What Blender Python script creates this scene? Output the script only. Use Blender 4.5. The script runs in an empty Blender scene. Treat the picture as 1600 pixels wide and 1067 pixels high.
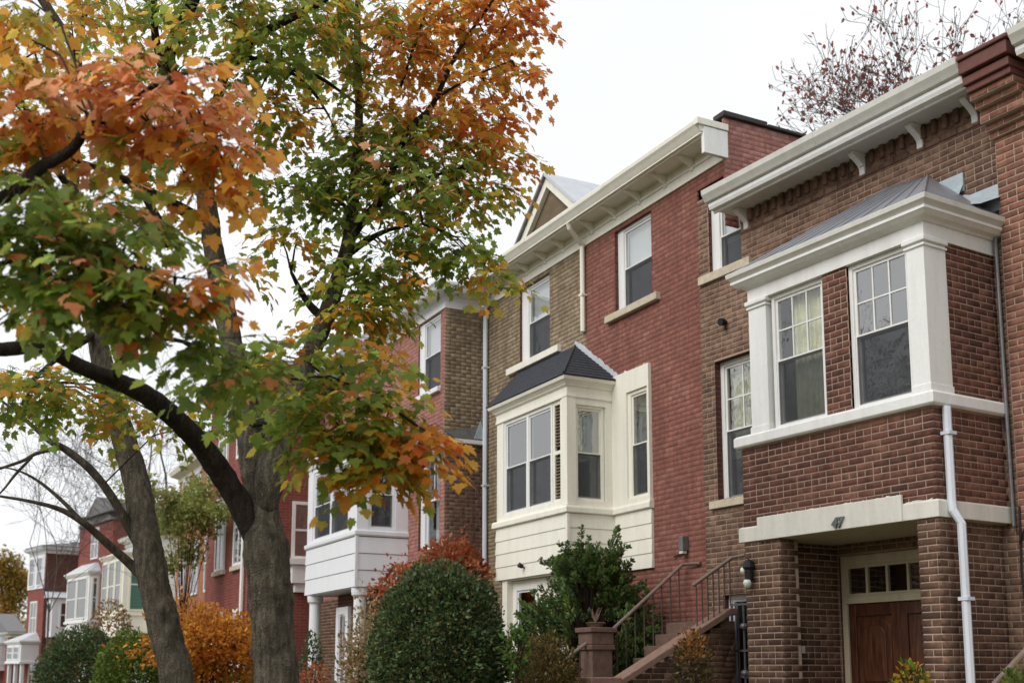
import bpy, bmesh, math, random
import numpy as np
from mathutils import Vector, Matrix, noise
R = math.radians
random.seed(7); rng = np.random.default_rng(11)
scn = bpy.context.scene
COL = scn.collection

# ------------------------------------------------------------------ camera, sky, sun, exposure
FPX, CX, PITCH, HORIZ = 1800.0, 800.0, R(8.5), 1045.0          # focal length in pixels of the 1600 px wide photograph
EYE = np.array([0.0, 0.0, 1.6])
PY0 = HORIZ - FPX * math.tan(PITCH)
cam_d = bpy.data.cameras.new('camera'); cam = bpy.data.objects.new('camera', cam_d); COL.objects.link(cam)
cam.location = EYE; cam.rotation_euler = (R(90) + PITCH, 0, 0)
cam_d.sensor_width = 36; cam_d.lens = 36 * FPX / 1600
cam_d.shift_y = (PY0 - 533.5) / 1600
cam_d.clip_start = .1; cam_d.clip_end = 3000
cam_d.dof.use_dof = True; cam_d.dof.focus_distance = 12.5; cam_d.dof.aperture_fstop = 1.9
scn.camera = cam

world = bpy.data.worlds.new('World'); scn.world = world; world.use_nodes = True
wn = world.node_tree.nodes; wl = world.node_tree.links; wn.clear()
wo = wn.new('ShaderNodeOutputWorld'); wb = wn.new('ShaderNodeBackground')
sky = wn.new('ShaderNodeTexSky'); sky.sky_type = 'NISHITA'; sky.sun_disc = False
SUN_ELEV, SUN_AZ = 40.0, 232.0                                   # behind and left of the camera
sky.sun_elevation = R(SUN_ELEV); sky.sun_rotation = R(SUN_AZ)
hs = wn.new('ShaderNodeHueSaturation'); hs.inputs['Saturation'].default_value = .18
wl.new(sky.outputs[0], hs.inputs['Color'])
tc = wn.new('ShaderNodeTexCoord'); nz = wn.new('ShaderNodeTexNoise')
nz.inputs['Scale'].default_value = 2.2; nz.inputs['Detail'].default_value = 4
wl.new(tc.outputs['Generated'], nz.inputs['Vector'])
cr = wn.new('ShaderNodeValToRGB')
cr.color_ramp.elements[0].position = .3; cr.color_ramp.elements[0].color = (9.3, 9.6, 10.0, 1)
cr.color_ramp.elements[1].position = .7; cr.color_ramp.elements[1].color = (11.0, 11.1, 11.2, 1)
wl.new(nz.outputs['Fac'], cr.inputs['Fac'])
mxw = wn.new('ShaderNodeMix'); mxw.data_type = 'RGBA'; mxw.inputs['Factor'].default_value = .88
wl.new(hs.outputs[0], mxw.inputs['A']); wl.new(cr.outputs[0], mxw.inputs['B'])
wl.new(mxw.outputs['Result'], wb.inputs['Color']); wb.inputs['Strength'].default_value = .083
wl.new(wb.outputs[0], wo.inputs['Surface'])

sun_d = bpy.data.lights.new('sun', 'SUN'); sun_d.energy = 1.5; sun_d.angle = R(38); sun_d.color = (1, .97, .93)
sun = bpy.data.objects.new('sun', sun_d); COL.objects.link(sun)
_a = R(SUN_AZ); _sd = Vector((math.sin(_a) * math.cos(R(SUN_ELEV)), math.cos(_a) * math.cos(R(SUN_ELEV)), math.sin(R(SUN_ELEV))))
sun.rotation_euler = _sd.to_track_quat('Z', 'Y').to_euler(); sun.location = (-5, -5, 30)
scn.view_settings.view_transform = 'Standard'; scn.view_settings.look = 'None'
scn.view_settings.exposure = 0.36; scn.view_settings.gamma = 1.0; scn.view_settings.use_curve_mapping = False
scn.render.engine = 'CYCLES'
scn.cycles.use_denoising = True
scn.cycles.max_bounces = 8; scn.cycles.transparent_max_bounces = 16; scn.cycles.caustics_reflective = False; scn.cycles.caustics_refractive = False

# ------------------------------------------------------------------ camera arithmetic (used to lay out the place)
def ray(px, py):
    xc = (px - CX) / FPX; yc = (PY0 - py) / FPX
    return np.array([xc, math.cos(PITCH) - yc * math.sin(PITCH), math.sin(PITCH) + yc * math.cos(PITCH)])
def at(px, py, Y):
    r = ray(px, py); return EYE + r * (Y / r[1])
def proj(P):
    d = np.asarray(P) - EYE
    dep = d[..., 1] * math.cos(PITCH) + d[..., 2] * math.sin(PITCH); yc = -d[..., 1] * math.sin(PITCH) + d[..., 2] * math.cos(PITCH)
    return CX + FPX * d[..., 0] / dep, PY0 - FPX * yc / dep, dep
class Frame:                                                       # a facade: x along it towards the camera, y into the house
    def __init__(s, x, y, yaw):
        a = R(yaw); s.o = np.array([x, y, 0.]); s.x = np.array([math.sin(a), -math.cos(a), 0]); s.y = np.array([math.cos(a), math.sin(a), 0])
        s.rz = math.atan2(s.x[1], s.x[0])
    def W(s, u, v, z=0): return s.o + s.x * u + s.y * v + np.array([0, 0, z])

# ------------------------------------------------------------------ materials
def lin(r, g, b):
    f = lambda c: (c / 255 / 12.92) if c <= 10 else ((c / 255 + .055) / 1.055) ** 2.4
    return (f(r), f(g), f(b))
class NT:
    def __init__(s, name):
        s.m = bpy.data.materials.new(name); s.m.use_nodes = True; s.t = s.m.node_tree; s.n = s.t.nodes; s.n.clear()
        s.out = s.n.new('ShaderNodeOutputMaterial')
    def add(s, typ, **kw):
        n = s.n.new(typ)
        for k, v in kw.items():
            if k in n.inputs: n.inputs[k].default_value = v
            else: setattr(n, k, v)
        return n
    def link(s, a, b): s.t.links.new(a, b)
    def noise(s, scale, detail=3, vec=None, rough=.55):
        n = s.add('ShaderNodeTexNoise'); n.inputs['Scale'].default_value = scale; n.inputs['Detail'].default_value = detail; n.inputs['Roughness'].default_value = rough
        if vec is not None: s.link(vec, n.inputs['Vector'])
        return n.outputs['Fac']
    def coord(s, scale=(1, 1, 1), kind='Object'):
        t = s.add('ShaderNodeTexCoord'); m = s.add('ShaderNodeMapping'); m.inputs['Scale'].default_value = scale
        s.link(t.outputs[kind], m.inputs['Vector']); return m.outputs[0]
    def ramp(s, fac, stops):
        r = s.add('ShaderNodeValToRGB'); e = r.color_ramp.elements
        while len(e) < len(stops): e.new(.5)
        for i, (p, c) in enumerate(stops): e[i].position = p; e[i].color = (*c, 1) if len(c) == 3 else c
        s.link(fac, r.inputs['Fac']); return r.outputs[0]
    def mix(s, fac, a, b, mode='MIX'):
        m = s.add('ShaderNodeMix', data_type='RGBA', blend_type=mode)
        for sock, v in (('Factor', fac), ('A', a), ('B', b)):
            if hasattr(v, 'is_linked') or isinstance(v, bpy.types.NodeSocket): s.link(v, m.inputs[sock])
            elif isinstance(v, (int, float)): m.inputs[sock].default_value = v
            else: m.inputs[sock].default_value = (*v, 1)
        return m.outputs['Result']
    def bump(s, h, strength=.3, dist=.01):
        b = s.add('ShaderNodeBump'); b.inputs['Strength'].default_value = strength; b.inputs['Distance'].default_value = dist
        s.link(h, b.inputs['Height']); return b.outputs[0]
    def finish(s, col, rough=.8, nrm=None, metal=0, spec=.3):
        p = s.add('ShaderNodeBsdfPrincipled')
        if isinstance(col, bpy.types.NodeSocket): s.link(col, p.inputs['Base Color'])
        else: p.inputs['Base Color'].default_value = (*col, 1)
        if isinstance(rough, bpy.types.NodeSocket): s.link(rough, p.inputs['Roughness'])
        else: p.inputs['Roughness'].default_value = rough
        p.inputs['Metallic'].default_value = metal; p.inputs['Specular IOR Level'].default_value = spec
        if nrm is not None: s.link(nrm, p.inputs['Normal'])
        s.link(p.outputs[0], s.out.inputs['Surface']); return s.m

def brick_mat(name, cols, stain=.25, paint=False):
    """brick faces: colour from the per-brick attribute, grain and weather on top"""
    t = NT(name); a = t.add('ShaderNodeAttribute', attribute_name='tone')
    c = t.ramp(a.outputs['Fac'], [(i / (len(cols) - 1), k) for i, k in enumerate(cols)])
    geo = t.add('ShaderNodeNewGeometry').outputs['Position']
    g1 = t.noise(55, 5, geo, .7); g2 = t.noise(1.1, 4, geo); g3 = t.noise(9, 4, geo, .65)
    c = t.mix(t.ramp(g1, [(.35, (0, 0, 0)), (.8, (.5, .5, .5))]), c, tuple(x * 1.5 + .03 for x in cols[len(cols) // 2]))
    c = t.mix(t.ramp(g3, [(.38, (.55,) * 3), (.62, (0,) * 3)]), c, tuple(x * (.66 if paint else .6) for x in cols[0]))
    c = t.mix(t.ramp(g2, [(.35, (stain,) * 3), (.65, (0,) * 3)]), c, tuple(x * .55 for x in cols[0]))
    sm = t.add('ShaderNodeMapping'); sm.inputs['Scale'].default_value = (3.2, 3.2, .4); t.link(geo, sm.inputs['Vector']); g4 = t.noise(1, 4, sm.outputs[0], .6)
    c = t.mix(t.ramp(g4, [(.5, (0,) * 3), (.72, (.42,) * 3)]), c, tuple(x * .5 for x in cols[0]))
    g5 = t.noise(14, 3, geo, .6); c = t.mix(t.ramp(g5, [(.64, (0,) * 3), (.76, (.35 if paint else .15,) * 3)]), c, tuple(min(.6, x * 1.35 + .06) for x in cols[-1]))
    return t.finish(c, .86, t.bump(g1, .55, .006), spec=.25)
def mortar_mat(name, col, dark=.5):
    t = NT(name); geo = t.add('ShaderNodeNewGeometry').outputs['Position']
    g = t.noise(40, 5, geo, .7); g2 = t.noise(2.3, 4, geo)
    c = t.mix(t.ramp(g, [(.3, (0,) * 3), (.75, (1,) * 3)]), tuple(x * .62 for x in col), col)
    c = t.mix(t.ramp(g2, [(.35, (dark,) * 3), (.62, (0,) * 3)]), c, tuple(x * .45 for x in col))
    return t.finish(c, .92, t.bump(g, .5, .006), spec=.2)
def paint_mat(name, col, rough=.5, dirt=.2, bump=.12):
    t = NT(name); geo = t.add('ShaderNodeNewGeometry').outputs['Position']
    st = t.add('ShaderNodeMapping'); st.inputs['Scale'].default_value = (6, 6, .9); t.link(geo, st.inputs['Vector'])
    g = t.noise(1, 5, st.outputs[0], .65); g2 = t.noise(24, 4, geo, .6)
    c = t.mix(t.ramp(g, [(.42, (0,) * 3), (.78, (dirt,) * 3)]), col, tuple(x * y for x, y in zip(col, (.5, .47, .42))))
    c = t.mix(t.ramp(g2, [(.5, (0,) * 3), (.85, (dirt,) * 3)]), c, tuple(x * .62 for x in col))
    return t.finish(c, rough, t.bump(g2, bump, .004), spec=.4)
def plain_mat(name, col, rough=.6, metal=0, spec=.4, var=.2, scale=12):
    t = NT(name); geo = t.add('ShaderNodeNewGeometry').outputs['Position']; g = t.noise(scale, 5, geo, .65)
    c = t.mix(t.ramp(g, [(.3, (0,) * 3), (.75, (1,) * 3)]), tuple(x * (1 - var) for x in col), tuple(min(1, x * (1 + var)) for x in col))
    return t.finish(c, rough, t.bump(g, .15, .004), metal, spec)
def glass_mat(name, ior=4.4, tint=(.93, .96, .95)):
    t = NT(name); fr = t.add('ShaderNodeFresnel'); gn = t.add('ShaderNodeNewGeometry'); geo = gn.outputs['Position']
    ir = t.add('ShaderNodeMapRange'); ir.inputs['To Min'].default_value = ior; ir.inputs['To Max'].default_value = 1 / ior      # a thin pane looks alike from both sides
    t.link(gn.outputs['Backfacing'], ir.inputs['Value']); t.link(ir.outputs[0], fr.inputs['IOR'])
    b = t.bump(t.noise(4.5, 2, geo), .16, .02)
    gl = t.add('ShaderNodeBsdfGlossy'); gl.inputs['Roughness'].default_value = .03; t.link(b, gl.inputs['Normal'])
    tr = t.add('ShaderNodeBsdfTransparent'); tr.inputs['Color'].default_value = (*tint, 1)
    m = t.add('ShaderNodeMixShader'); t.link(fr.outputs[0], m.inputs[0]); t.link(tr.outputs[0], m.inputs[1]); t.link(gl.outputs[0], m.inputs[2])
    t.link(m.outputs[0], t.out.inputs['Surface']); return t.m
def screen_mat(name):
    t = NT(name); d = t.add('ShaderNodeBsdfDiffuse'); d.inputs['Color'].default_value = (.075, .079, .086, 1)
    tr = t.add('ShaderNodeBsdfTransparent'); m = t.add('ShaderNodeMixShader')
    geo = t.add('ShaderNodeNewGeometry').outputs['Position']
    f = t.ramp(t.noise(5, 4, geo), [(.3, (.56,) * 3), (.7, (.68,) * 3)])
    t.link(f, m.inputs[0]); t.link(tr.outputs[0], m.inputs[1]); t.link(d.outputs[0], m.inputs[2]); t.link(m.outputs[0], t.out.inputs['Surface']); return t.m
def tex_brick_mat(name, c1, c2, mortar):
    t = NT(name); tcn = t.add('ShaderNodeTexCoord'); sp = t.add('ShaderNodeSeparateXYZ'); t.link(tcn.outputs['Object'], sp.inputs[0])
    ad = t.add('ShaderNodeMath', operation='ADD'); t.link(sp.outputs[0], ad.inputs[0]); t.link(sp.outputs[1], ad.inputs[1])
    cb = t.add('ShaderNodeCombineXYZ'); t.link(ad.outputs[0], cb.inputs[0]); t.link(sp.outputs[2], cb.inputs[1])
    b = t.add('ShaderNodeTexBrick'); t.link(cb.outputs[0], b.inputs['Vector'])
    b.inputs['Color1'].default_value = (*c1, 1); b.inputs['Color2'].default_value = (*c2, 1); b.inputs['Mortar'].default_value = (*mortar, 1)
    b.inputs['Scale'].default_value = 1; b.inputs['Brick Width'].default_value = .225; b.inputs['Row Height'].default_value = .075; b.inputs['Mortar Size'].default_value = .007
    g = t.noise(1.5, 4, tcn.outputs['Object'])
    c = t.mix(t.ramp(g, [(.35, (.4,) * 3), (.65, (0,) * 3)]), b.outputs['Color'], tuple(x * .5 for x in c1))
    return t.finish(c, .88, t.bump(b.outputs['Fac'], -.4, .006), spec=.2)
def bark_mat(name, c1, c2, c3):
    t = NT(name); geo = t.add('ShaderNodeNewGeometry').outputs['Position']
    mp = t.add('ShaderNodeMapping'); mp.inputs['Scale'].default_value = (26, 26, 5); t.link(geo, mp.inputs['Vector'])
    g = t.noise(1, 6, mp.outputs[0], .68); g2 = t.noise(5, 4, geo); g3 = t.noise(38, 4, geo, .7)
    v = t.add('ShaderNodeTexVoronoi'); mp2 = t.add('ShaderNodeMapping'); mp2.inputs['Scale'].default_value = (34, 34, 8); t.link(geo, mp2.inputs['Vector']); t.link(mp2.outputs[0], v.inputs['Vector'])
    c = t.ramp(g, [(.32, c1), (.55, c2), (.78, c3)])
    c = t.mix(t.ramp(g2, [(.5, (0,) * 3), (.7, (.55,) * 3)]), c, tuple(x * .5 for x in c1))
    c = t.mix(t.ramp(g3, [(.62, (0,) * 3), (.75, (.6,) * 3)]), c, tuple(x * 1.7 for x in c3))
    h = t.add('ShaderNodeMath', operation='ADD'); t.link(g, h.inputs[0]); t.link(v.outputs['Distance'], h.inputs[1])
    return t.finish(c, .93, t.bump(h.outputs[0], .85, .03), spec=.12)
def leaf_mat(name, trans=.38, gloss=.5, vein=True, wet=.35):
    """leaf colour comes from the 'leaf_colour' attribute; light passes through the blade"""
    t = NT(name); a = t.add('ShaderNodeAttribute', attribute_name='leaf_colour')
    geo = t.add('ShaderNodeNewGeometry').outputs['Position']; g = t.noise(45, 3, geo)
    c = t.mix(t.ramp(g, [(.35, (0,) * 3), (.7, (.5,) * 3)]), a.outputs['Color'], t.mix(1.0, a.outputs['Color'], (.6, .55, .5), 'MULTIPLY'))
    g2 = t.noise(13, 3, geo, .6); c = t.mix(t.ramp(g2, [(.48, (0,) * 3), (.68, (.55,) * 3)]), c, t.mix(.55, c, lin(186, 150, 62)))
    p = t.add('ShaderNodeBsdfPrincipled'); t.link(c, p.inputs['Base Color']); p.inputs['Roughness'].default_value = gloss; p.inputs['Specular IOR Level'].default_value = wet
    tr = t.add('ShaderNodeBsdfTranslucent'); gm = t.add('ShaderNodeGamma'); gm.inputs['Gamma'].default_value = .74; t.link(c, gm.inputs['Color']); t.link(gm.outputs[0], tr.inputs['Color'])
    m = t.add('ShaderNodeMixShader'); m.inputs[0].default_value = trans; t.link(p.outputs[0], m.inputs[1]); t.link(tr.outputs[0], m.inputs[2])
    t.link(m.outputs[0], t.out.inputs['Surface']); return t.m

M = {}
M['brick_brown'] = brick_mat('brown_brick', [lin(82, 62, 53), lin(118, 91, 77), lin(138, 108, 90), lin(156, 128, 108)], .25)
M['brick_bay'] = brick_mat('dark_red_brick', [lin(66, 46, 40), lin(102, 64, 53), lin(120, 77, 63), lin(138, 97, 80)], .25)
M['brick_pier'] = brick_mat('brown_red_brick', [lin(64, 47, 40), lin(96, 70, 58), lin(116, 86, 70), lin(138, 108, 90)], .25)
M['brick_orange'] = brick_mat('orange_red_brick', [lin(110, 76, 64), lin(142, 96, 80), lin(158, 108, 90), lin(170, 124, 106)], .25)
M['brick_redpaint'] = brick_mat('red_painted_brick', [lin(122, 82, 72), lin(138, 91, 79), lin(144, 96, 83), lin(156, 111, 98)], .3, True)
M['brick_tan'] = brick_mat('tan_brick', [lin(116, 101, 82), lin(144, 126, 103), lin(158, 140, 115), lin(172, 154, 130)], .25)
M['brick_pink'] = brick_mat('faded_red_brick', [lin(146, 98, 90), lin(162, 110, 101), lin(172, 122, 112), lin(182, 136, 126)], .2, True)
M['mortar_light'] = mortar_mat('light_mortar', lin(200, 176, 156), .4)
M['mortar_bay'] = mortar_mat('pink_grey_mortar', lin(192, 166, 150), .4)
M['mortar_brown'] = mortar_mat('buff_mortar', lin(182, 157, 137), .4)
M['mortar_red'] = mortar_mat('painted_mortar', lin(138, 79, 72), .35)
M['mortar_tan'] = mortar_mat('tan_mortar', lin(132, 117, 95), .4)
M['mortar_pink'] = mortar_mat('faded_mortar', lin(170, 122, 112), .3)
M['white'] = paint_mat('white_paint', (.82, .82, .805), .5, .26, .3)
M['white_cool'] = paint_mat('cool_white_paint', (.79, .80, .83), .45, .14)
M['cream'] = paint_mat('cream_paint', lin(236, 233, 220), .55, .24, .3)
M['offwhite'] = paint_mat('weathered_white_paint', lin(214, 213, 206), .6, .3)
M['door_paint'] = paint_mat('aged_buff_paint', lin(204, 192, 166), .6, .4, .3)  # cream darkened towards tan, porch shade put into the colour
M['stone'] = plain_mat('limestone', lin(196, 184, 164), .85, var=.18, spec=.2)
M['lintelstone'] = paint_mat('painted_stone', lin(220, 217, 208), .7, .35, .3)
M['brownstone'] = plain_mat('brownstone', lin(112, 90, 80), .9, var=.25, spec=.15)
M['coping'] = plain_mat('stone_coping', lin(138, 112, 100), .88, var=.2, spec=.15)
M['brown_trim'] = plain_mat('brown_painted_trim', lin(104, 62, 54), .6, var=.2)
M['dark_coping'] = plain_mat('dark_tar_coping', lin(62, 58, 58), .8, var=.3)
M['shingle'] = plain_mat('charcoal_shingle', lin(66, 68, 74), .9, var=.35, scale=20, spec=.15)
M['metal_roof'] = plain_mat('grey_metal_roof', lin(140, 142, 148), .45, .3, var=.12, scale=4)
M['flashing'] = plain_mat('pale_flashing', lin(172, 184, 190), .55, .1, var=.15, scale=6)
M['pale_roof'] = plain_mat('pale_grey_roof', lin(192, 196, 202), .7, var=.12, scale=3)
M['slate'] = plain_mat('grey_slate', lin(120, 118, 118), .8, var=.3)
M['downspout'] = paint_mat('downspout_enamel', lin(214, 219, 228), .35, .2)
M['glass_clear'] = glass_mat('clear_window_glass', 2.5)
M['glass'] = glass_mat('window_glass')
M['screen'] = screen_mat('screen_mesh')
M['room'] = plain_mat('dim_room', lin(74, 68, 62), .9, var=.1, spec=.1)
M['curtain'] = plain_mat('pale_curtain', lin(232, 230, 200), .9, var=.1, spec=.1)
M['blind'] = plain_mat('white_blind', lin(226, 228, 230), .8, var=.05, spec=.2)  # white of the sky reflected in upper sashes, also one curtain
M['blind_grey'] = plain_mat('grey_green_blind', lin(150, 160, 154), .8, var=.06, spec=.2)
M['black'] = plain_mat('black_metal', lin(28, 28, 30), .5, .2)
M['iron'] = plain_mat('weathered_iron', lin(92, 78, 72), .6, .4, var=.3)
M['rail'] = plain_mat('worn_painted_rail', lin(128, 112, 102), .6, .1, var=.2)
M['greypipe'] = plain_mat('grey_pipe', lin(120, 120, 122), .5, .4)
M['number'] = plain_mat('dark_numeral', lin(112, 114, 114), .5, .3)
M['lampglass'] = plain_mat('frosted_lamp', lin(206, 208, 204), .25, spec=.6)
M['bulb_white'] = plain_mat('white_globe', lin(226, 226, 222), .3)
def wood_mat():
    t = NT('mahogany_door'); v = t.coord((14, 14, 1.6)); g = t.noise(2.2, 6, v, .6)
    c = t.ramp(g, [(.3, lin(56, 33, 23)), (.55, lin(90, 54, 37)), (.75, lin(116, 76, 52))])
    return t.finish(c, .35, t.bump(g, .1, .004), spec=.5)
M['wood'] = wood_mat()
M['bark'] = bark_mat('maple_bark', lin(68, 63, 54), lin(110, 102, 89), lin(150, 142, 126))
M['bark_dark'] = bark_mat('dark_limb_bark', lin(44, 38, 34), lin(66, 58, 51), lin(88, 79, 69))
M['bark_grey'] = bark_mat('grey_twig_bark', lin(84, 78, 76), lin(116, 108, 106), lin(138, 130, 126))
M['twig'] = plain_mat('dark_twig', lin(58, 48, 40), .9, var=.3, spec=.1)
M['leaf'] = leaf_mat('maple_leaf', .66, .5, wet=.3)
M['shrub_leaf'] = leaf_mat('shrub_leaf', .22, .5, wet=.35)
M['tex_red'] = tex_brick_mat('far_red_brick', lin(142, 78, 70), lin(122, 62, 56), lin(150, 106, 96))
M['tex_dark'] = tex_brick_mat('far_dark_brick', lin(98, 64, 56), lin(82, 52, 46), lin(120, 92, 82))
M['tex_orange'] = tex_brick_mat('far_orange_brick', lin(176, 116, 84), lin(160, 100, 72), lin(178, 140, 112))
M['tex_tan'] = tex_brick_mat('far_tan_brick', lin(128, 110, 88), lin(112, 96, 76), lin(110, 98, 80))
M['green_glass'] = plain_mat('green_shutter', lin(74, 112, 100), .5, var=.15)
M['vine'] = plain_mat('dry_vine', lin(112, 84, 72), .9, var=.3)
def ground_mat(name, c1, c2, scale=3):
    t = NT(name); geo = t.add('ShaderNodeNewGeometry').outputs['Position']; g = t.noise(scale, 6, geo, .7)
    return t.finish(t.ramp(g, [(.3, c1), (.7, c2)]), .95, t.bump(g, .4, .03), spec=.15)
M['lawn'] = ground_mat('autumn_lawn', lin(70, 78, 42), lin(112, 98, 58))
M['asphalt'] = ground_mat('asphalt', (.045, .045, .048), (.065, .064, .064), 30)
M['concrete'] = ground_mat('concrete', lin(150, 146, 138), lin(176, 171, 162), 6)

# ------------------------------------------------------------------ mesh helpers
def fast_mesh(name, V, F, tone=None, colour=None):
    """V (n,3); F (m,k) with equal-sized faces"""
    V = np.asarray(V, np.float32); F = np.asarray(F, np.int32); k = F.shape[1]
    me = bpy.data.meshes.new(name); me.vertices.add(len(V)); me.vertices.foreach_set('co', V.ravel())
    me.loops.add(F.size); me.loops.foreach_set('vertex_index', F.ravel())
    me.polygons.add(len(F)); me.polygons.foreach_set('loop_start', np.arange(len(F), dtype=np.int32) * k)
    if tone is not None:
        a = me.attributes.new('tone', 'FLOAT', 'FACE'); a.data.foreach_set('value', np.asarray(tone, np.float32))
    if colour is not None:
        a = me.attributes.new('leaf_colour', 'FLOAT_COLOR', 'FACE'); c = np.ones((len(F), 4), np.float32); c[:, :3] = colour; a.data.foreach_set('color', c.ravel())
    me.update(calc_edges=True); return me
class MB:
    def __init__(s): s.v = []; s.f = []
    def quad(s, *pts):
        n = len(s.v); s.v += [tuple(map(float, p)) for p in pts]; s.f.append(tuple(range(n, n + len(pts)))); return s
    def box(s, x0, x1, y0, y1, z0, z1):
        n = len(s.v)
        s.v += [(x0, y0, z0), (x1, y0, z0), (x1, y1, z0), (x0, y1, z0), (x0, y0, z1), (x1, y0, z1), (x1, y1, z1), (x0, y1, z1)]
        for q in ((0, 3, 2, 1), (4, 5, 6, 7), (0, 1, 5, 4), (1, 2, 6, 5), (2, 3, 7, 6), (3, 0, 4, 7)): s.f.append(tuple(n + i for i in q))
        return s
    def prism(s, prof, axis, a0, a1):
        """closed profile extruded; axis 'x': profile in (y,z); 'y': profile in (x,z); 'z': profile in (x,y)"""
        n = len(s.v); k = len(prof)
        P = {'x': lambda p, a: (a, p[0], p[1]), 'y': lambda p, a: (p[0], a, p[1]), 'z': lambda p, a: (p[0], p[1], a)}[axis]
        s.v += [P(p, a0) for p in prof] + [P(p, a1) for p in prof]
        for i in range(k): j = (i + 1) % k; s.f.append((n + i, n + j, n + k + j, n + k + i))
        s.f.append(tuple(n + i for i in range(k))[::-1]); s.f.append(tuple(n + k + i for i in range(k))); return s
    def boards(s, prof, a0, a1, n, off=.0025):
        """a long moulding in n lengths, butted with a hair joint and never quite true"""
        w = (a1 - a0) / n
        for k in range(n):
            dy, dz = rng.normal(0, off, 2); s.prism([(p[0] + dy, p[1] + dz) for p in prof], 'x', a0 + w * k + (.0015 if k else 0), a0 + w * (k + 1) - (.0015 if k < n - 1 else 0))
        return s
    def sweep(s, path, prof):
        """profile [(outward, z)] along a plan path, mitred; outward is to the right of travel"""
        n = len(s.v); k = len(prof); P = [np.array(p, float) for p in path]; m = len(P)
        for i in range(m):
            ds = []
            if i > 0: ds.append((P[i] - P[i - 1]) / np.linalg.norm(P[i] - P[i - 1]))
            if i < m - 1: ds.append((P[i + 1] - P[i]) / np.linalg.norm(P[i + 1] - P[i]))
            ns = [np.array([d[1], -d[0]]) for d in ds]
            b = sum(ns); b = b / np.linalg.norm(b); b = b / max(.3, b @ ns[0])
            for o, z in prof: q = P[i] + b * o; s.v.append((q[0], q[1], z))
        for i in range(m - 1):
            for j in range(k): jj = (j + 1) % k; a = n + i * k; s.f.append((a + j, a + k + j, a + k + jj, a + jj))
        s.f.append(tuple(n + j for j in range(k))); s.f.append(tuple(n + (m - 1) * k + j for j in range(k))[::-1]); return s
    def tube(s, pts, rad, sides=10, cap=True, jitter=0., bumps=(), ridge=0.):
        P = [Vector(p) for p in pts]; m = len(P); n = len(s.v)
        rad = [rad] * m if not hasattr(rad, '__len__') else rad
        up = Vector((0, 0, 1)) if abs((P[1] - P[0]).normalized().z) < .9 else Vector((1, 0, 0)); prev = None
        for i in range(m):
            d = (P[min(i + 1, m - 1)] - P[max(i - 1, 0)]).normalized()
            x = (prev - d * prev.dot(d)).normalized() if prev is not None else d.cross(up).normalized()
            prev = x; y = d.cross(x)
            for j in range(sides):
                a = 2 * math.pi * j / sides; q = x * math.cos(a) + y * math.sin(a); r = rad[i]
                if jitter: r *= 1 + jitter * noise.noise((P[i] + q * r) * 3.1) + jitter * .6 * noise.noise((P[i] + q * r) * 11)
                if ridge: w_ = P[i] + q * r; r *= 1 + ridge * (noise.noise(Vector((w_.x * 24, w_.y * 24, w_.z * 4.5))) + .7 * noise.noise(Vector((w_.x * 55, w_.y * 55, w_.z * 13))))
                p = P[i] + q * r
                for c, br, amp in bumps:
                    dd = (p - c).length
                    if dd < br * 2.5: p = p + q * amp * math.exp(-(dd / br) ** 2)
                s.v.append(tuple(p))
        for i in range(m - 1):
            for j in range(sides): jj = (j + 1) % sides; a = n + i * sides; s.f.append((a + j, a + jj, a + sides + jj, a + sides + j))
        if cap: s.f.append(tuple(n + j for j in range(sides))[::-1]); s.f.append(tuple(n + (m - 1) * sides + j for j in range(sides)))
        return s
    def lathe(s, prof, cx, cy, sides=16):
        n = len(s.v); k = len(prof)
        for r, z in prof:
            for j in range(sides): a = 2 * math.pi * j / sides; s.v.append((cx + r * math.cos(a), cy + r * math.sin(a), z))
        for i in range(k - 1):
            for j in range(sides): jj = (j + 1) % sides; s.f.append((n + i * sides + j, n + i * sides + jj, n + (i + 1) * sides + jj, n + (i + 1) * sides + j))
        s.f.append(tuple(n + j for j in range(sides))[::-1]); s.f.append(tuple(n + (k - 1) * sides + j for j in range(sides))); return s
    def build(s, name, mat, parent=None, loc=(0, 0, 0), rz=0, bevel=0, smooth=False, stuff=False, label=None):
        me = bpy.data.meshes.new(name); me.from_pydata(s.v, [], s.f)
        if len(s.f) > 1: bm = bmesh.new(); bm.from_mesh(me); bmesh.ops.recalc_face_normals(bm, faces=bm.faces); bm.to_mesh(me); bm.free()
        if smooth: me.polygons.foreach_set('use_smooth', [True] * len(me.polygons))
        me.materials.append(M[mat] if isinstance(mat, str) else mat)
        o = bpy.data.objects.new(name, me); COL.objects.link(o)
        if parent is not None: o.parent = parent
        o.location = loc; o.rotation_euler = (0, 0, rz)
        if bevel:
            b = o.modifiers.new('edge', 'BEVEL'); b.width = bevel; b.segments = 2; b.limit_method = 'ANGLE'
        if stuff: o['kind'] = 'stuff'
        if label: o['label'] = label
        return o
def box(name, mat, parent, x0, x1, y0, y1, z0, z1, bevel=.006, label=None): return MB().box(x0, x1, y0, y1, z0, z1).build(name, mat, parent, bevel=bevel, label=label)
def link_mesh(name, me, mat, parent=None, stuff=False, smooth=False):
    if mat is not None and not me.materials: me.materials.append(M[mat])
    o = bpy.data.objects.new(name, me); COL.objects.link(o); o.parent = parent
    if stuff: o['kind'] = 'stuff'
    if smooth: me.polygons.foreach_set('use_smooth', [True] * len(me.polygons))
    return o
def thing(name, label, cat, loc=(0, 0, 0), rz=0, group=None):
    o = bpy.data.objects.new(name, None); COL.objects.link(o); o.location = loc; o.rotation_euler = (0, 0, rz); o.empty_display_size = .2
    o['label'] = label; o['category'] = cat
    if group: o['group'] = group
    return o

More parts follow.
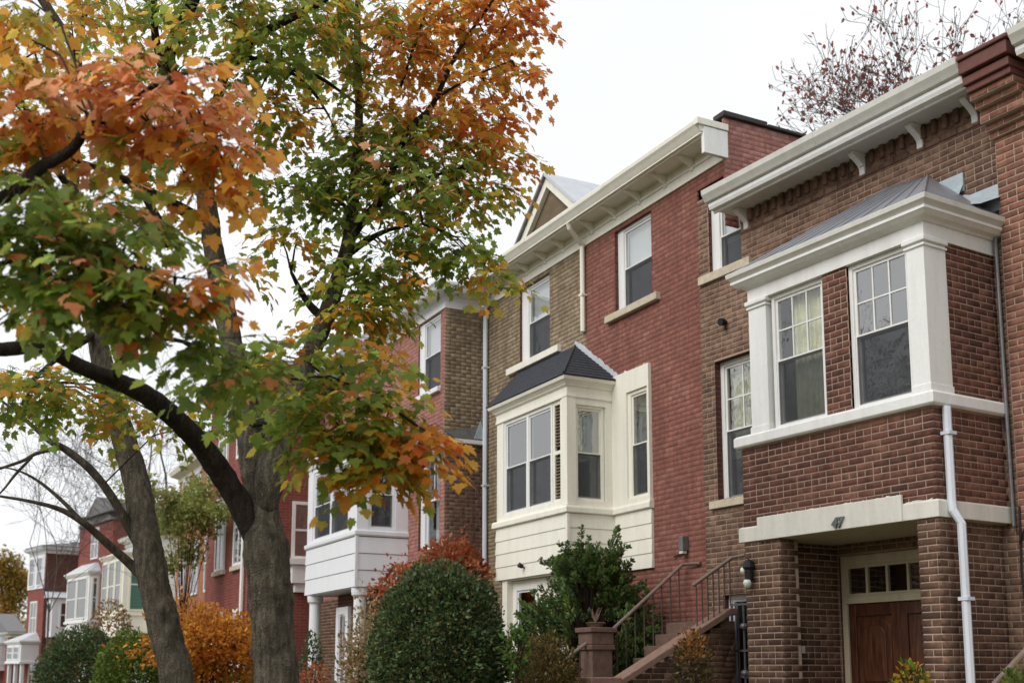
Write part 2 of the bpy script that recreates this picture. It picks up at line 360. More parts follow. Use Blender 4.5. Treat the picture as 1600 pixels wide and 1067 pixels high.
# ------------------------------------------------------------------ brick walls
BRICK_V = None
def brick_template():
    e = .006
    v = np.array([(-.5, 0, -.5), (.5, 0, -.5), (.5, 0, .5), (-.5, 0, .5), (-.5, 1, -.5), (.5, 1, -.5), (.5, 1, .5), (-.5, 1, .5)], float)
    f = np.array([(0, 1, 2, 3), (1, 0, 4, 5), (2, 1, 5, 6), (3, 2, 6, 7), (0, 3, 7, 4)], int)
    return v, f, e
JOINT = {'brick_redpaint': (.005, .0022), 'brick_pink': (.006, .003), 'brick_tan': (.010, .007)}            # joint width, how far the brick stands proud
def brick_verts(L, H, out, depth=.03):
    """brick in its own axes: x length, -y outward, z height; worn arrises on the face"""
    e = .005; a, b = L / 2, H / 2
    return np.array([(-a + e, -out, -b + e), (a - e, -out, -b + e), (a - e, -out, b - e), (-a + e, -out, b - e),
                     (-a, -out + e, -b), (a, -out + e, -b), (a, -out + e, b), (-a, -out + e, b),
                     (-a, depth, -b), (a, depth, -b), (a, depth, b), (-a, depth, b)])
BRICK_F = np.array([(0, 1, 2, 3), (0, 4, 5, 1), (1, 5, 6, 2), (2, 6, 7, 3), (3, 7, 4, 0), (4, 8, 9, 5), (5, 9, 10, 6), (6, 10, 11, 7), (7, 11, 8, 4)])
FULL = {}                                                         # shared meshes of whole bricks
def full_mesh(mat, kind, L, H):
    key = (mat, kind, round(L, 3), round(H, 3))
    if key not in FULL:
        tone = (kind + .5) / 10
        me = fast_mesh('brick', brick_verts(L, H, JOINT.get(mat, (.014, .008))[1] + .003 * ((kind * 7) % 10) / 10 - .001), BRICK_F, tone=[tone] * len(BRICK_F)); me.materials.append(M[mat]); FULL[key] = me
    return FULL[key]
class House:
    def __init__(s, label, fr, u=0, v=0, name='row_house', cat='house', group='brick row houses along the street'):
        w = fr.W(u, v); s.fr = Frame(w[0], w[1], 0); s.fr.x, s.fr.y, s.fr.rz = fr.x, fr.y, fr.rz
        s.root = thing(name, label, cat, tuple(w), fr.rz, group); s.bricks = []; s.wall = None
    def panel(s, mat, origin, side, a0, a1, z0, z1, holes=(), brick=None, course=.075, reveal=.14, blen=.215, ext=(0, 0), tone_bias=0, reveal_mat='tex_dark'):
        """mortar bed with openings and courses of bricks on it. side 'f' faces the street (-y), 'r' faces +x, 'l' faces -x.
        origin = y of the plane for 'f', x of the plane for 'r' and 'l'; a = x for 'f', y for 'r'/'l'"""
        if side == 'f': T = lambda a, d, z: (a, origin + d, z)
        elif side == 'r': T = lambda a, d, z: (origin - d, a, z)
        else: T = lambda a, d, z: (origin + d, a, z)
        mb = MB()
        xs = sorted({a0, a1, *[h[0] for h in holes], *[h[1] for h in holes]}); zs = sorted({z0, z1, *[h[2] for h in holes], *[h[3] for h in holes]})
        xs = [x for x in xs if a0 <= x <= a1]; zs = [z for z in zs if z0 <= z <= z1]
        for i in range(len(xs) - 1):
            for j in range(len(zs) - 1):
                mx, mz = (xs[i] + xs[i + 1]) / 2, (zs[j] + zs[j + 1]) / 2
                if any(h[0] < mx < h[1] and h[2] < mz < h[3] for h in holes): continue
                mb.quad(T(xs[i], 0, zs[j]), T(xs[i + 1], 0, zs[j]), T(xs[i + 1], 0, zs[j + 1]), T(xs[i], 0, zs[j + 1]))
        s._mb = getattr(s, '_mb', {}); s._mb.setdefault(mat, []).append(mb)
        if holes: mb = MB(); s._mb.setdefault(reveal_mat, []).append(mb)  # openings lined in darker brick, their deep shade put into the colour
        for h in holes:
            p, q, r, t = h[:4]
            for A, B in (((p, r), (p, t)), ((p, t), (q, t)), ((q, t), (q, r)), ((q, r), (p, r))):
                mb.quad(T(A[0], 0, A[1]), T(B[0], 0, B[1]), T(B[0], reveal, B[1]), T(A[0], reveal, A[1]))
        if brick:
            jw = JOINT.get(brick, (.014, .008))[0]
            n0 = math.ceil((z1 - z0) / course)
            for c in range(n0):
                za = z0 + c * course; zb = min(za + course, z1)
                if zb - za < .03: continue
                zc = (za + zb) / 2
                cuts = sorted((max(a0, h[0]), min(a1, h[1])) for h in holes if h[2] < zc < h[3])
                segs = []; cur = a0
                for h0, h1 in cuts:
                    if h0 > cur: segs.append((cur, h0))
                    cur = max(cur, h1)
                if cur < a1: segs.append((cur, a1))
                ghost = int(abs(math.floor(zc / course))) % 2
                for s0, s1 in segs:
                    p = math.floor((s0 - a0) / (blen + .01)) * (blen + .01) + a0 - (blen + .01) * (.5 if ghost else 0)
                    if (c % 6) == 5: step = (blen + .01) / 2
                    else: step = blen + .01
                    while p < s1:
                        b0, b1 = max(p, s0), min(p + step, s1); p += step
                        if b1 - b0 < .045: continue
                        whole = abs(b1 - b0 - step) < .004 and abs(zb - za - course) < .001 and step > .2
                        if ext[0] and b0 <= a0 + .001: b0 -= .008 + jw / 2; whole = False
                        if ext[1] and b1 >= a1 - .001: b1 += .008 + jw / 2; whole = False
                        s.bricks.append((side, origin, (b0 + b1) / 2, zc, b1 - b0 - jw, zb - za - jw, brick, whole, min(1, max(0, rng.beta(2.2, 2.2) + tone_bias))))
    def row_of_soldiers(s, origin, a0, a1, z0, z1, brick, width=.075):
        p = a0
        while p + width < a1:
            s.bricks.append(('f', origin, p + width / 2, (z0 + z1) / 2, width - .012, z1 - z0 - .012, brick, False, rng.beta(2, 2))); p += width
    def finish(s, extra=()):
        """one wall object; the whole bricks that show largest become objects, the rest one mesh"""
        mats = list(s._mb); V, F, MI = [], [], []
        for i, m in enumerate(mats):
            for mb in s._mb[m]:
                n = len(V); V += mb.v
                for f in mb.f: F.append(tuple(n + k for k in f)); MI.append(i)
        me = bpy.data.meshes.new('wall'); me.from_pydata(V, [], F)
        for m in mats: me.materials.append(M[m])
        me.polygons.foreach_set('material_index', MI)
        s.wall = link_mesh('wall', me, None, s.root)
        if not s.bricks: return
        cen, area = [], []
        for side, o, a, z, L, H, mt, full, tn in s.bricks:
            p = (a, o, z) if side == 'f' else (o, a, z); w = s.fr.W(p[0], p[1], z); nrm = -s.fr.y if side == 'f' else s.fr.x * (1 if side == 'r' else -1)
            px, py, dep = proj(w); d = EYE - w; c = d @ nrm / np.linalg.norm(d); cen.append(p)
            area.append(c * L * H / dep ** 2 if (full and c > 0 and 0 < px < 1600 and 0 < py < 1067) else 0)
        order = np.argsort(-np.array(area))[:300]; single = {int(i) for i in order if area[int(i)] > 0}
        by = {}
        for i, (side, o, a, z, L, H, mt, full, tn) in enumerate(s.bricks):
            ang = {'f': 0, 'r': math.pi / 2, 'l': -math.pi / 2}[side]; jx, jr = rng.normal(0, .0012), rng.normal(0, .006)
            tn = min(1, max(0, tn + .42 * noise.noise(Vector((a * 1.1 + o, z * 1.1, 3.7))) + .22 * noise.noise(Vector((a * .35, z * .35, 9.1)))))
            if i in single:
                ob = bpy.data.objects.new('brick', full_mesh(mt, min(9, int(tn * 10)), L, H)); COL.objects.link(ob); ob.parent = s.wall
                ob.location = cen[i]; ob.rotation_euler = (0, rng.normal(0, .004), ang + jr)
            else:
                v = brick_verts(L, H, max(.001, JOINT.get(mt, (.014, .008))[1] + rng.normal(0, .0012))); ca, sa = math.cos(ang + jr), math.sin(ang + jr)
                w = np.stack([v[:, 0] * ca - v[:, 1] * sa, v[:, 0] * sa + v[:, 1] * ca, v[:, 2] + v[:, 0] * rng.normal(0, .004)], 1) + np.array(cen[i])
                by.setdefault(mt, []).append((w, tn))
        V, F, T, MI = [], [], [], []
        for k, (mt, lst) in enumerate(by.items()):
            for w, tn in lst: F.append(BRICK_F + 12 * len(V)); V.append(w); T += [tn] * 9; MI += [k] * 9
        me = fast_mesh('brickwork', np.concatenate(V), np.concatenate(F), tone=T)
        for mt in by: me.materials.append(M[mt])
        me.polygons.foreach_set('material_index', MI); o = link_mesh('brickwork', me, None, s.wall, stuff=True)

# ------------------------------------------------------------------ windows
def window(house, x, y, z, w, h, rz=0, recess=.07, frame='white', trim=.07, left_trim=None, split=.5, mun=(1, 1), low_mun=(1, 1), screen=True, curtain=None, sill=None, sill_w=.1, room=.7, room_mat='room', pair=1, glass='glass', label=None, name='window', sillh=.09, silld=.06):
    """double hung window; own axes: x across, +y into the house, z up from the sill; casing is the window's own mesh"""
    lt = left_trim if left_trim is not None else trim
    root_mb = MB(); y0, y1 = recess, recess + .11
    a, b = -w / 2, w / 2
    root_mb.box(a, a + lt, y0, y1, 0, h); root_mb.box(b - trim, b, y0, y1, 0, h)
    root_mb.box(a + lt, b - trim, y0 + .003, y1, h - trim, h); root_mb.box(a + lt, b - trim, y0 + .003, y1, 0, .045)
    W = root_mb.build(name, frame, house.root, (x, y, z), rz, bevel=.005, label=label)
    g0, g1 = a + lt, b - trim; zb, zt = .045, h - trim; zm = zb + (zt - zb) * split
    cells = [(g0 + (g1 - g0) * i / pair, g0 + (g1 - g0) * (i + 1) / pair) for i in range(pair)]
    if pair > 1:
        for i in range(1, pair):
            c = cells[i][0]; MB().box(c - .035, c + .035, y0 + .004, y1 - .004, zb, zt).build('mullion', frame, W, bevel=.004)
    for i, (p, q) in enumerate(cells):
        if pair > 1: p += .035 * (i > 0); q -= .035 * (i < pair - 1)
        for (s0, s1, yy, mm) in ((zm - .02, zt, y0 + .025, mun), (zb, zm + .02, y0 + .06, low_mun)):
            r = .035; mb = MB(); e = yy + .03
            mb.box(p, p + r, yy, e, s0, s1); mb.box(q - r, q, yy, e, s0, s1); mb.box(p + r, q - r, yy + .001, e, s1 - r, s1); mb.box(p + r, q - r, yy + .001, e, s0, s0 + r)
            nx, nzz = mm; ix0, ix1, iz0, iz1 = p + r, q - r, s0 + r, s1 - r
            for k in range(1, nx): c = ix0 + (ix1 - ix0) * k / nx; mb.box(c - .009, c + .009, yy + .004, e - .002, iz0, iz1)
            for k in range(1, nzz): c = iz0 + (iz1 - iz0) * k / nzz; mb.box(ix0, ix1, yy + .0045, e - .0025, c - .009, c + .009)
            S = mb.build('sash', frame, W)
            for kx in range(nx):
                for kz in range(nzz):
                    A, B = ix0 + (ix1 - ix0) * kx / nx, ix0 + (ix1 - ix0) * (kx + 1) / nx; C, D = iz0 + (iz1 - iz0) * kz / nzz, iz0 + (iz1 - iz0) * (kz + 1) / nzz
                    t1, t2 = rng.normal(0, .0012, 2)
                    MB().quad((A, yy + .015 + t1, C), (B, yy + .015 - t1, C), (B, yy + .015 + t2, D), (A, yy + .015 - t2, D)).build('pane', glass, W)
        if screen:
            MB().quad((p + .02, y0 + .018, zb + .01), (q - .02, y0 + .018, zb + .01), (q - .02, y0 + .018, zm + .01), (p + .02, y0 + .018, zm + .01)).build('insect_screen', 'screen', W)
            mb = MB(); mb.box(p + .002, p + .022, y0 + .008, y0 + .024, zb, zm + .012); mb.box(q - .022, q - .002, y0 + .008, y0 + .024, zb, zm + .012); mb.box(p + .022, q - .022, y0 + .009, y0 + .024, zm - .008, zm + .012)
            mb.build('screen_frame', frame, W)
    yr = y1 + .003
    mb = MB(); e = .12
    mb.quad((a + .01, yr + room, -e), (b - .01, yr + room, -e), (b - .01, yr + room, h + e), (a + .01, yr + room, h + e))
    mb.quad((a + .01, yr, -e), (a + .01, yr + room, -e), (a + .01, yr + room, h + e), (a + .01, yr, h + e)); mb.quad((b - .01, yr, -e), (b - .01, yr + room, -e), (b - .01, yr + room, h + e), (b - .01, yr, h + e))
    mb.quad((a, yr, h + e), (b, yr, h + e), (b, yr + room, h + e), (a, yr + room, h + e)); mb.quad((a, yr, -e), (b, yr, -e), (b, yr + room, -e), (a, yr + room, -e))
    mb.build('room_interior', room_mat, W)
    for c in (curtain or ()):
        kind, f0, f1, h0, h1, mt = c; X0, X1 = g0 + (g1 - g0) * f0, g0 + (g1 - g0) * f1; Z0, Z1 = zb + (zt - zb) * h0, zb + (zt - zb) * h1
        if kind == 'blind': MB().box(X0, X1, yr + .01, yr + .014, Z0, Z1).build('roller_blind', mt, W)  # white sheets imitate reflected sky; only the grey-green one is a blind
        else:
            n = max(8, int((X1 - X0) / .018)); mb = MB()
            for k in range(n):
                fx = lambda i: X0 + (X1 - X0) * i / n; fy = lambda i: yr + .04 + .022 * math.sin(i * 1.9) + .01 * math.sin(i * .7)
                mb.quad((fx(k), fy(k), Z0), (fx(k + 1), fy(k + 1), Z0), (fx(k + 1), fy(k + 1), Z1), (fx(k), fy(k), Z1))
            mb.build('curtain', mt, W)
    if sill: MB().box(a - sill_w, b + sill_w, -silld, recess + .02, -sillh, -.002).build('sill', sill, W, bevel=.008)
    return W
def bracket(house, x, y, z, depth, height, width, mat, name='bracket'):
    """scrolled eave bracket hanging from the soffit at z against the wall at y"""
    p = []
    N = 14
    for i in range(N + 1):
        t = i / N; d = depth * (.52 + .48 * math.cos(math.pi * min(1, t * 1.12))) * (1 + .12 * math.sin(t * 9)) + .035 * math.exp(-((t - .9) / .07) ** 2); p.append((y - max(d, .035 * (1 - t) + .03), z - height * t))
    p += [(y, z - height), (y, z)]
    o = MB().prism(p, 'x', x - width / 2, x + width / 2).build(name, mat, house.root, bevel=.01)
    MB().box(x - width * .62, x + width * .62, y - depth * 1.02, y, z - .03, z - .001).build('bracket_cap', mat, o, bevel=.004)
    return o
def downspout(house, pts, r, mat='downspout', straps=(), name='downspout'):
    mb = MB(); mb.tube(pts, r, 8); o = mb.build(name, mat, house.root, smooth=False)
    for p in straps: MB().box(p[0] - r - .012, p[0] + r + .012, p[1] - r - .004, p[1] + r + .02, p[2] - .018, p[2] + .018).build('strap', mat, o)
    return o

# ------------------------------------------------------------------ ground, road, pavement
GF = Frame(2.77, 16.37, 27.5); F1 = Frame(5.32, 12.21, 31.5); HF = Frame(-1.4, 22.43, 27.5)
def onfac(fr, px, py, v=0.):
    r = ray(px, py); t = (fr.o @ fr.y + v - EYE @ fr.y) / (r @ fr.y); d = EYE + r * t - fr.o; return np.array([d @ fr.x, d @ fr.y, d[2]])
def sheet(name, mat, v0, v1, u0, u1, z, thick=.0):
    mb = MB(); n = 24
    if thick: mb.box(u0, u1, v0, v1, z - thick, z)
    else: mb.quad((u0, v0, z), (u1, v0, z), (u1, v1, z), (u0, v1, z))
    o = mb.build(name, mat, None, tuple(GF.o), GF.rz); o['kind'] = 'structure'; return o
g = MB().quad((-900, -900, -.03), (900, -900, -.03), (900, 900, -.03), (-900, 900, -.03)).build('ground', 'lawn'); g['kind'] = 'structure'
sheet('road', 'asphalt', -24, -12.6, -400, 200, -.026)
sheet('kerb', 'stone', -12.6, -12.4, -400, 200, .06, .12)
sheet('tree_lawn', 'lawn', -12.4, -11.2, -400, 200, .05, .1)
sheet('sidewalk', 'concrete', -11.2, -9.2, -400, 200, .06, .1)

# ------------------------------------------------------------------ near house on the right: brown brick, projecting brick bay over a porch
h = House('brown brick row house with projecting brick bay over its porch and double wooden door', F1); h1 = h
B = 'brick_brown'; BY = -1.16
W1 = (-4.65, -3.97, 7.30, 8.50); W2 = (-4.60, -3.74, 3.95, 5.97); W3 = (-4.55, -3.75, .40, 2.62)
h.panel('mortar_brown', 0, 'f', -4.89, .15, 0, 8.5, [W1, W2, W3, (-2.42, -.72, .40, 2.98)], brick=B)
h.row_of_soldiers(-.002, -3.93, .12, 7.76, 7.985, B)
p = -3.9
while p < .05:
    h.bricks.append(('f', -.045, p, 7.90, .062, .17, B, False, rng.beta(2, 3))); p += .155
for q in np.arange(-3.85, .1, .226): h.bricks.append(('f', -.018, q, 7.715, .214, .063, B, False, rng.beta(2, 3)))
# bay shell
h.panel('mortar_bay', BY, 'f', -2.83, 0, 3.30, 4.30, brick='brick_bay', ext=(1, 1))
h.panel('mortar_bay', 0, 'r', BY, 0, 3.30, 4.30, brick='brick_bay', ext=(1, 0))
h.panel('mortar_bay', -2.83, 'l', BY, 0, 3.30, 4.30, brick='brick_bay')
h.panel('mortar_bay', BY, 'f', -1.425, -1.055, 4.42, 6.12, brick='brick_bay', blen=.17)
h.panel('mortar_bay', 0, 'r', -.84, 0, 4.42, 6.12, brick='brick_bay')
h.panel('mortar_bay', -2.60, 'l', -.9, 0, 4.42, 6.12, brick='brick_bay')
# porch piers and walls
P = 'brick_pier'
h.panel('mortar_light', BY, 'f', -2.83, -2.23, 0, 3.12, brick=P, ext=(1, 1)); h.panel('mortar_light', -2.23, 'r', BY, -.89, 0, 3.12, brick=P, ext=(1, 1)); h.panel('mortar_light', -2.83, 'l', BY, 0, 0, 3.12, brick=P)
h.panel('mortar_light', -2.45, 'r', -.89, -.005, 0, 3.12, brick=P, ext=(1, 0))
h.panel('mortar_light', BY, 'f', -.26, .0, 0, 3.12, brick=P, ext=(1, 1)); h.panel('mortar_light', 0, 'r', BY, -.74, 0, 3.12, brick=P, ext=(1, 0)); h.panel('mortar_light', -.26, 'l', BY, -.74, 0, 3.12, brick=P)
h.panel('mortar_light', -.10, 'r', -.74, 0, 0, 3.12, brick=P); h.panel('mortar_light', -.26, 'l', -.74, -.005, 0, 3.12, brick=P)
h.panel('mortar_light', -.89, 'f', -2.45, -2.23, 0, 3.12)
h.finish()
r = h.root
MB().box(-2.80, -.03, BY + .03, -.01, 3.125, 3.155).build('porch_ceiling', 'offwhite', r)
MB().box(-2.62, -.6, -1.05, .2, .2, .4).build('porch_floor', 'coping', r)
MB().sweep([(-2.87, 0), (-2.87, BY), (0, BY), (0, 0)], [(.0, 3.128), (.035, 3.128), (.035, 3.30), (.0, 3.32)]).build('lintel', 'lintelstone', r, bevel=.008)
box('lintel', 'lintelstone', r, -2.56, -.41, BY - .06, BY - .02, 3.124, 3.405, .008)
MB().sweep([(-2.83, 0), (-2.83, BY), (0, BY), (0, 0)], [(-.02, 4.285), (.05, 4.285), (.075, 4.31), (.075, 4.415), (.05, 4.44), (-.06, 4.445)]).build('sill', 'white', r, bevel=.006)
# pilasters
def pilaster(x0, x1, y0, y1, name='pilaster'):
    o = box(name, 'white', r, x0, x1, y0, y1, 4.44, 6.10)
    MB().box(x0 - .02, x1 + .02, y0 - .02, y1 + .01, 6.0, 6.03).build('capital', 'white', o, bevel=.008); MB().box(x0 - .035, x1 + .035, y0 - .035, y1 + .01, 6.05, 6.105).build('capital', 'white', o, bevel=.01)
    MB().box(x0 - .012, x1 + .012, y0 - .012, y1 + .006, 4.441, 4.52).build('pilaster_base', 'white', o, bevel=.006)
pilaster(-.205, .02, BY - .03, -.835); pilaster(-2.62, -2.32, BY - .03, -.9)
MB().sweep([(-2.60, 0), (-2.60, BY), (0, BY), (0, 0)], [(-.05, 6.10), (.03, 6.10), (.03, 6.27), (-.05, 6.27)]).build('frieze', 'white', r, bevel=.004)
MB().sweep([(-2.60, 0), (-2.60, BY), (0, BY), (0, 0)], [(-.05, 6.265), (.05, 6.265), (.07, 6.285), (.125, 6.30), (.165, 6.335), (.175, 6.34), (.175, 6.37), (-.05, 6.37)]).build('cornice', 'white', r)
MB().sweep([(-2.60, 0), (-2.60, BY), (0, BY), (0, 0)], [(.0, 6.372), (.16, 6.372), (.185, 6.40), (.212, 6.425), (.218, 6.475), (.205, 6.485), (.0, 6.48)]).build('gutter', 'offwhite', r)
rf = MB(); E = [(-2.79, -.0), (-2.79, BY - .19), (.19, BY - .19), (.19, 0)]; A, C = (-1.35, 0, 7.43), (-.80, 0, 7.35); z = 6.487
rf.quad((*E[1], z), (*E[2], z), C, A); rf.quad((*E[2], z), (*E[3], z), C); rf.quad((*E[0], z), (*E[1], z), A)
rr = rf.build('bay_roof', 'metal_roof', r)
for t in np.linspace(.08, .92, 9):                                  # standing seams
    a = Vector((E[1][0] + (E[2][0] - E[1][0]) * t, E[1][1], z + .004)); b = Vector((A[0] + (C[0] - A[0]) * t, 0, A[2] + (C[2] - A[2]) * t + .004)); MB().tube([a, b], .006, 4).build('seam', 'metal_roof', rr)
MB().tube([(E[2][0], E[2][1], z + .005), C], .018, 6).build('hip_cap', 'metal_roof', rr)
MB().box(-.86, -.30, -.03, -.002, 6.98, 7.20).build('flashing', 'flashing', r); MB().box(-.299, .14, -.028, -.002, 6.60, 6.90).build('flashing', 'flashing', r)
MB().quad((-.86, -.035, 7.0), (-.3, -.20, 6.78), (-.3, -.03, 7.06), (-.86, -.03, 7.19)).build('flashing', 'flashing', r)
MB().quad((-.3, -.30, 6.74), (.18, -.42, 6.57), (.18, -.03, 6.74), (-.3, -.03, 6.93)).build('flashing', 'flashing', r)
def smear(house, y, pts, depth=.05, mat='lintelstone', name='paint_smear'):
    P = [np.array(p) for p in pts]; lo, hi = [], []
    for a, b in zip(P[:-1], P[1:]):
        m = max(3, int(np.linalg.norm(b - a) / .035))
        for k in range(m): p = a + (b - a) * k / m; lo.append((p[0], y, p[1])); hi.append((p[0] + rng.normal(0, .008), y, p[1] + depth * abs(rng.normal(.35, .45))))
    mb = MB()
    for k in range(len(lo) - 1): mb.quad(lo[k], lo[k + 1], hi[k + 1], hi[k])
    mb.build(name, mat, house.root)
smear(h, BY - .0115, [(-2.55, 3.40), (-.42, 3.40)], .018); smear(h, BY - .0115, [(-.40, 3.315), (-.02, 3.315)], .018)
# bay windows
window(h, -1.85, BY, 4.44, .86, 1.657, recess=.03, trim=.05, mun=(3, 2), curtain=[('curtain', .22, .86, 0, 1, 'curtain')], screen=True, room=.85, glass='glass_clear', label='bay window with pale curtain behind')
window(h, -.63, BY, 4.44, .85, 1.657, recess=.03, trim=.05, mun=(3, 2), room=.85)
# facade windows
window(h, (W1[0] + W1[1]) / 2, 0, W1[2], W1[1] - W1[0], W1[3] - W1[2], left_trim=.17, trim=.03, recess=.06, split=.42, sill='stone', sill_w=.2, sillh=.13, curtain=[('blind', 0, 1, .35, 1, 'blind')])  # white sheet added for the sky's reflection in the upper sash
window(h, (W2[0] + W2[1]) / 2, 0, W2[2], W2[1] - W2[0], W2[3] - W2[2], trim=.07, recess=.11, mun=(2, 2), sill='stone', sill_w=.13, sillh=.11, curtain=[('curtain', 0, 1, .3, 1, 'curtain')])
sd = window(h, (W3[0] + W3[1]) / 2, 0, W3[2], W3[1] - W3[0], W3[3] - W3[2], trim=.06, recess=.10, frame='white_cool', screen=False, name='storm_door')
gr = MB()
for k in range(6): gr.box(-.30 + k * .12 - .012, -.30 + k * .12 + .012, .05, .07, .1, 2.1)
for zz in (.12, .9, 1.45, 2.08): gr.box(-.32, .32, .045, .068, zz - .014, zz + .014)
for zz in (1.15, 1.78): gr.lathe([(.0, zz - .05), (.05, zz - .03), (.06, zz), (.05, zz + .03), (.0, zz + .05)], -.06, .05, 10)
gr.build('door_grille', 'greypipe', sd)
# double door with transom
fr = MB(); x0, x1, y0, y1 = -2.42, -.72, .03, .13
fr.box(x0, x0 + .08, y0, y1, .4, 2.98); fr.box(x1 - .08, x1, y0, y1, .4, 2.98); fr.box(x0 + .08, x1 - .08, y0 + .003, y1, 2.86, 2.98); fr.box(x0 + .08, x1 - .08, y0 - .015, y1, 2.39, 2.48)
fo = fr.build('door_frame', 'door_paint', r, bevel=.008)
tr = MB(); t0, t1 = x0 + .08, x1 - .08
tr.box(t0, t1, .05, .09, 2.481, 2.515); tr.box(t0, t1, .05, .09, 2.825, 2.859)
for k in range(6): c = t0 + (t1 - t0) * k / 5; tr.box(c - .018, c + .018, .051, .089, 2.515, 2.825)
tr.build('transom_bar', 'door_paint', fo)
for k in range(5): c = t0 + (t1 - t0) * (k + .5) / 5; w2 = (t1 - t0) / 10 - .018; MB().quad((c - w2, .07, 2.515), (c + w2, .07, 2.515), (c + w2, .071, 2.825), (c - w2, .071, 2.825)).build('transom_pane', 'glass', fo)
hb = MB(); hb.quad((-2.6, .9, .3), (-.6, .9, .3), (-.6, .9, 3.2), (-2.6, .9, 3.2)); hb.quad((-2.6, .15, 3.2), (-.6, .15, 3.2), (-.6, .9, 3.2), (-2.6, .9, 3.2)); hb.quad((-2.6, .15, .3), (-2.6, .9, .3), (-2.6, .9, 3.2), (-2.6, .15, 3.2)); hb.quad((-.6, .15, .3), (-.6, .9, .3), (-.6, .9, 3.2), (-.6, .15, 3.2))
hb.build('hall_interior', 'room', r)
for (a, b, hx) in ((t0 + .004, -1.577, -1.63), (-1.563, t1 - .004, -1.51)):
    d = MB().box(a, b, .08, .11, .405, 2.385).build('door', 'wood', r); sw_ = .105
    for (q0, q1, z0, z1) in ((a, a + sw_, .406, 2.384), (b - sw_, b, .406, 2.384)): MB().box(q0, q1, .052, .0795, z0, z1).build('stile', 'wood', d, bevel=.006)
    for (z0, z1) in ((.406, .62), (1.18, 1.34), (2.24, 2.384)): MB().box(a + sw_ + .001, b - sw_ - .001, .053, .0795, z0, z1).build('door_rail', 'wood', d, bevel=.006)
    c = (a + b) / 2; hw = (b - a) / 2 - sw_ - .03
    for (z0, z1, arch) in ((1.37, 2.21, True), (.65, 1.15, False)):
        pr = [(c - hw, z0), (c + hw, z0)] + ([(c + hw * math.cos(t), z1 - .16 + .16 * math.sin(t)) for t in np.linspace(0, math.pi, 13)] if arch else [(c + hw, z1), (c - hw, z1)])
        MB().prism(pr, 'y', .066, .0798).build('panel', 'wood', d, bevel=.006)
        k = .70; cz = (z0 + z1) / 2; MB().prism([(c + (q[0] - c) * k, cz + (q[1] - cz) * (k + .1)) for q in pr], 'y', .050, .066).build('panel', 'wood', d, bevel=.012)
    MB().lathe([(.0, 1.22), (.028, 1.23), (.03, 1.255), (.0, 1.28)], hx, .03, 12).build('door_knob', 'iron', d, smooth=True)
MB().box(-1.59, -1.55, .042, .0515, .406, 2.384).build('astragal', 'wood', r, bevel=.006)
# main eave
ev = MB(); ev.prism([(-.369, 7.985), (-.369, 8.02), (0, 8.02), (0, 7.985)], 'x', -4.07, .10); ev.build('soffit', 'offwhite', r)
ev = MB(); ev.prism([(-.40, 7.95), (-.40, 7.985), (-.47, 7.985), (-.49, 8.03), (-.49, 8.07), (-.37, 8.07), (-.37, 7.95)], 'x', -4.09, .10); ev.build('cornice', 'white', r)
ev = MB(); ev.boards([(-.47, 8.073), (-.53, 8.09), (-.555, 8.13), (-.59, 8.18), (-.60, 8.25), (-.585, 8.26), (-.45, 8.26), (-.45, 8.073)], -4.12, .10, 2); ev.build('gutter', 'offwhite', r)
MB().box(-4.06, .1, -.45, 9, 8.21, 8.25).build('roof', 'dark_coping', r)
for u in (-3.84, -1.74, -.86, -.10): bracket(h, u, -.0, 7.985, .22, .27, .085, 'white')
# downspout on the bay corner, with its kick at the lintel
downspout(h, [(.065, -1.02, 4.28), (.065, -1.02, 3.30), (.075, -1.02, 3.20), (.135, -.98, 3.06), (.135, -.98, 0)], .045, 'downspout', straps=[(.065, -1.02, 4.0), (.135, -.98, 2.3)])
downspout(h, [(.085, -.06, 6.4), (.085, -.06, 3.1)], .02, 'greypipe', name='conduit')
# porch lamp, round lamp on the facade, numbers, door bell
q = onfac(F1, 1170, 890, BY - .06)
l = MB().lathe([(.0, -.16), (.03, -.15), (.05, -.12), (.055, .0), (.075, .03), (.06, .1), (.0, .14)], 0, 0, 12).build('wall_lamp', 'black', r, tuple(q), smooth=False)
MB().lathe([(.0, -.22), (.04, -.205), (.052, -.16), (.04, -.12), (.0, -.118)], .0, -.03, 12).build('lamp_shade', 'lampglass', l, smooth=True)
MB().tube([(0, 0, .05), (.02, .06, .07)], .018, 6).build('lamp_arm', 'black', l)
MB().lathe([(.0, -.05), (.045, -.03), (.05, .0), (.04, .03), (.0, .045)], -.07, -.01, 12).build('lamp_globe', 'bulb_white', l, smooth=True)
q = onfac(F1, 1130, 503, -.06)
l = MB().tube([(0, -.06, -.01), (0, .0, 0), (0, .06, 0)], [.055, .05, .03], 12).build('wall_vent', 'black', r, tuple(q))
MB().tube([(0, .03, -.04), (.01, .05, -.12)], .007, 5).build('vent_lead', 'black', l)
def digits(txt, loc, size, mat, parent):
    cu = bpy.data.curves.new('house_number', 'FONT'); cu.body = txt; cu.size = size; cu.extrude = .012; cu.bevel_depth = .002; cu.align_x = 'CENTER'; cu.align_y = 'CENTER'; cu.shear = .15; cu.offset = .004
    tmp = bpy.data.objects.new('house_number', cu); dg = bpy.context.evaluated_depsgraph_get(); me = bpy.data.meshes.new_from_object(tmp)
    bpy.data.objects.remove(tmp); me.materials.clear(); me.materials.append(M[mat])
    o = bpy.data.objects.new('house_number', me); COL.objects.link(o); o.parent = parent; o.location = loc; o.rotation_euler = (R(90), 0, 0); return o
q = onfac(F1, 1308, 817, BY - .075); digits('47', tuple(q), .155, 'number', r)
q = onfac(F1, 1229, 1012, -.9); MB().lathe([(.0, -.03), (.025, -.02), (.025, .02), (.0, .03)], 0, 0, 10).build('door_bell', 'bulb_white', r, (-2.43, -.72, q[2]))
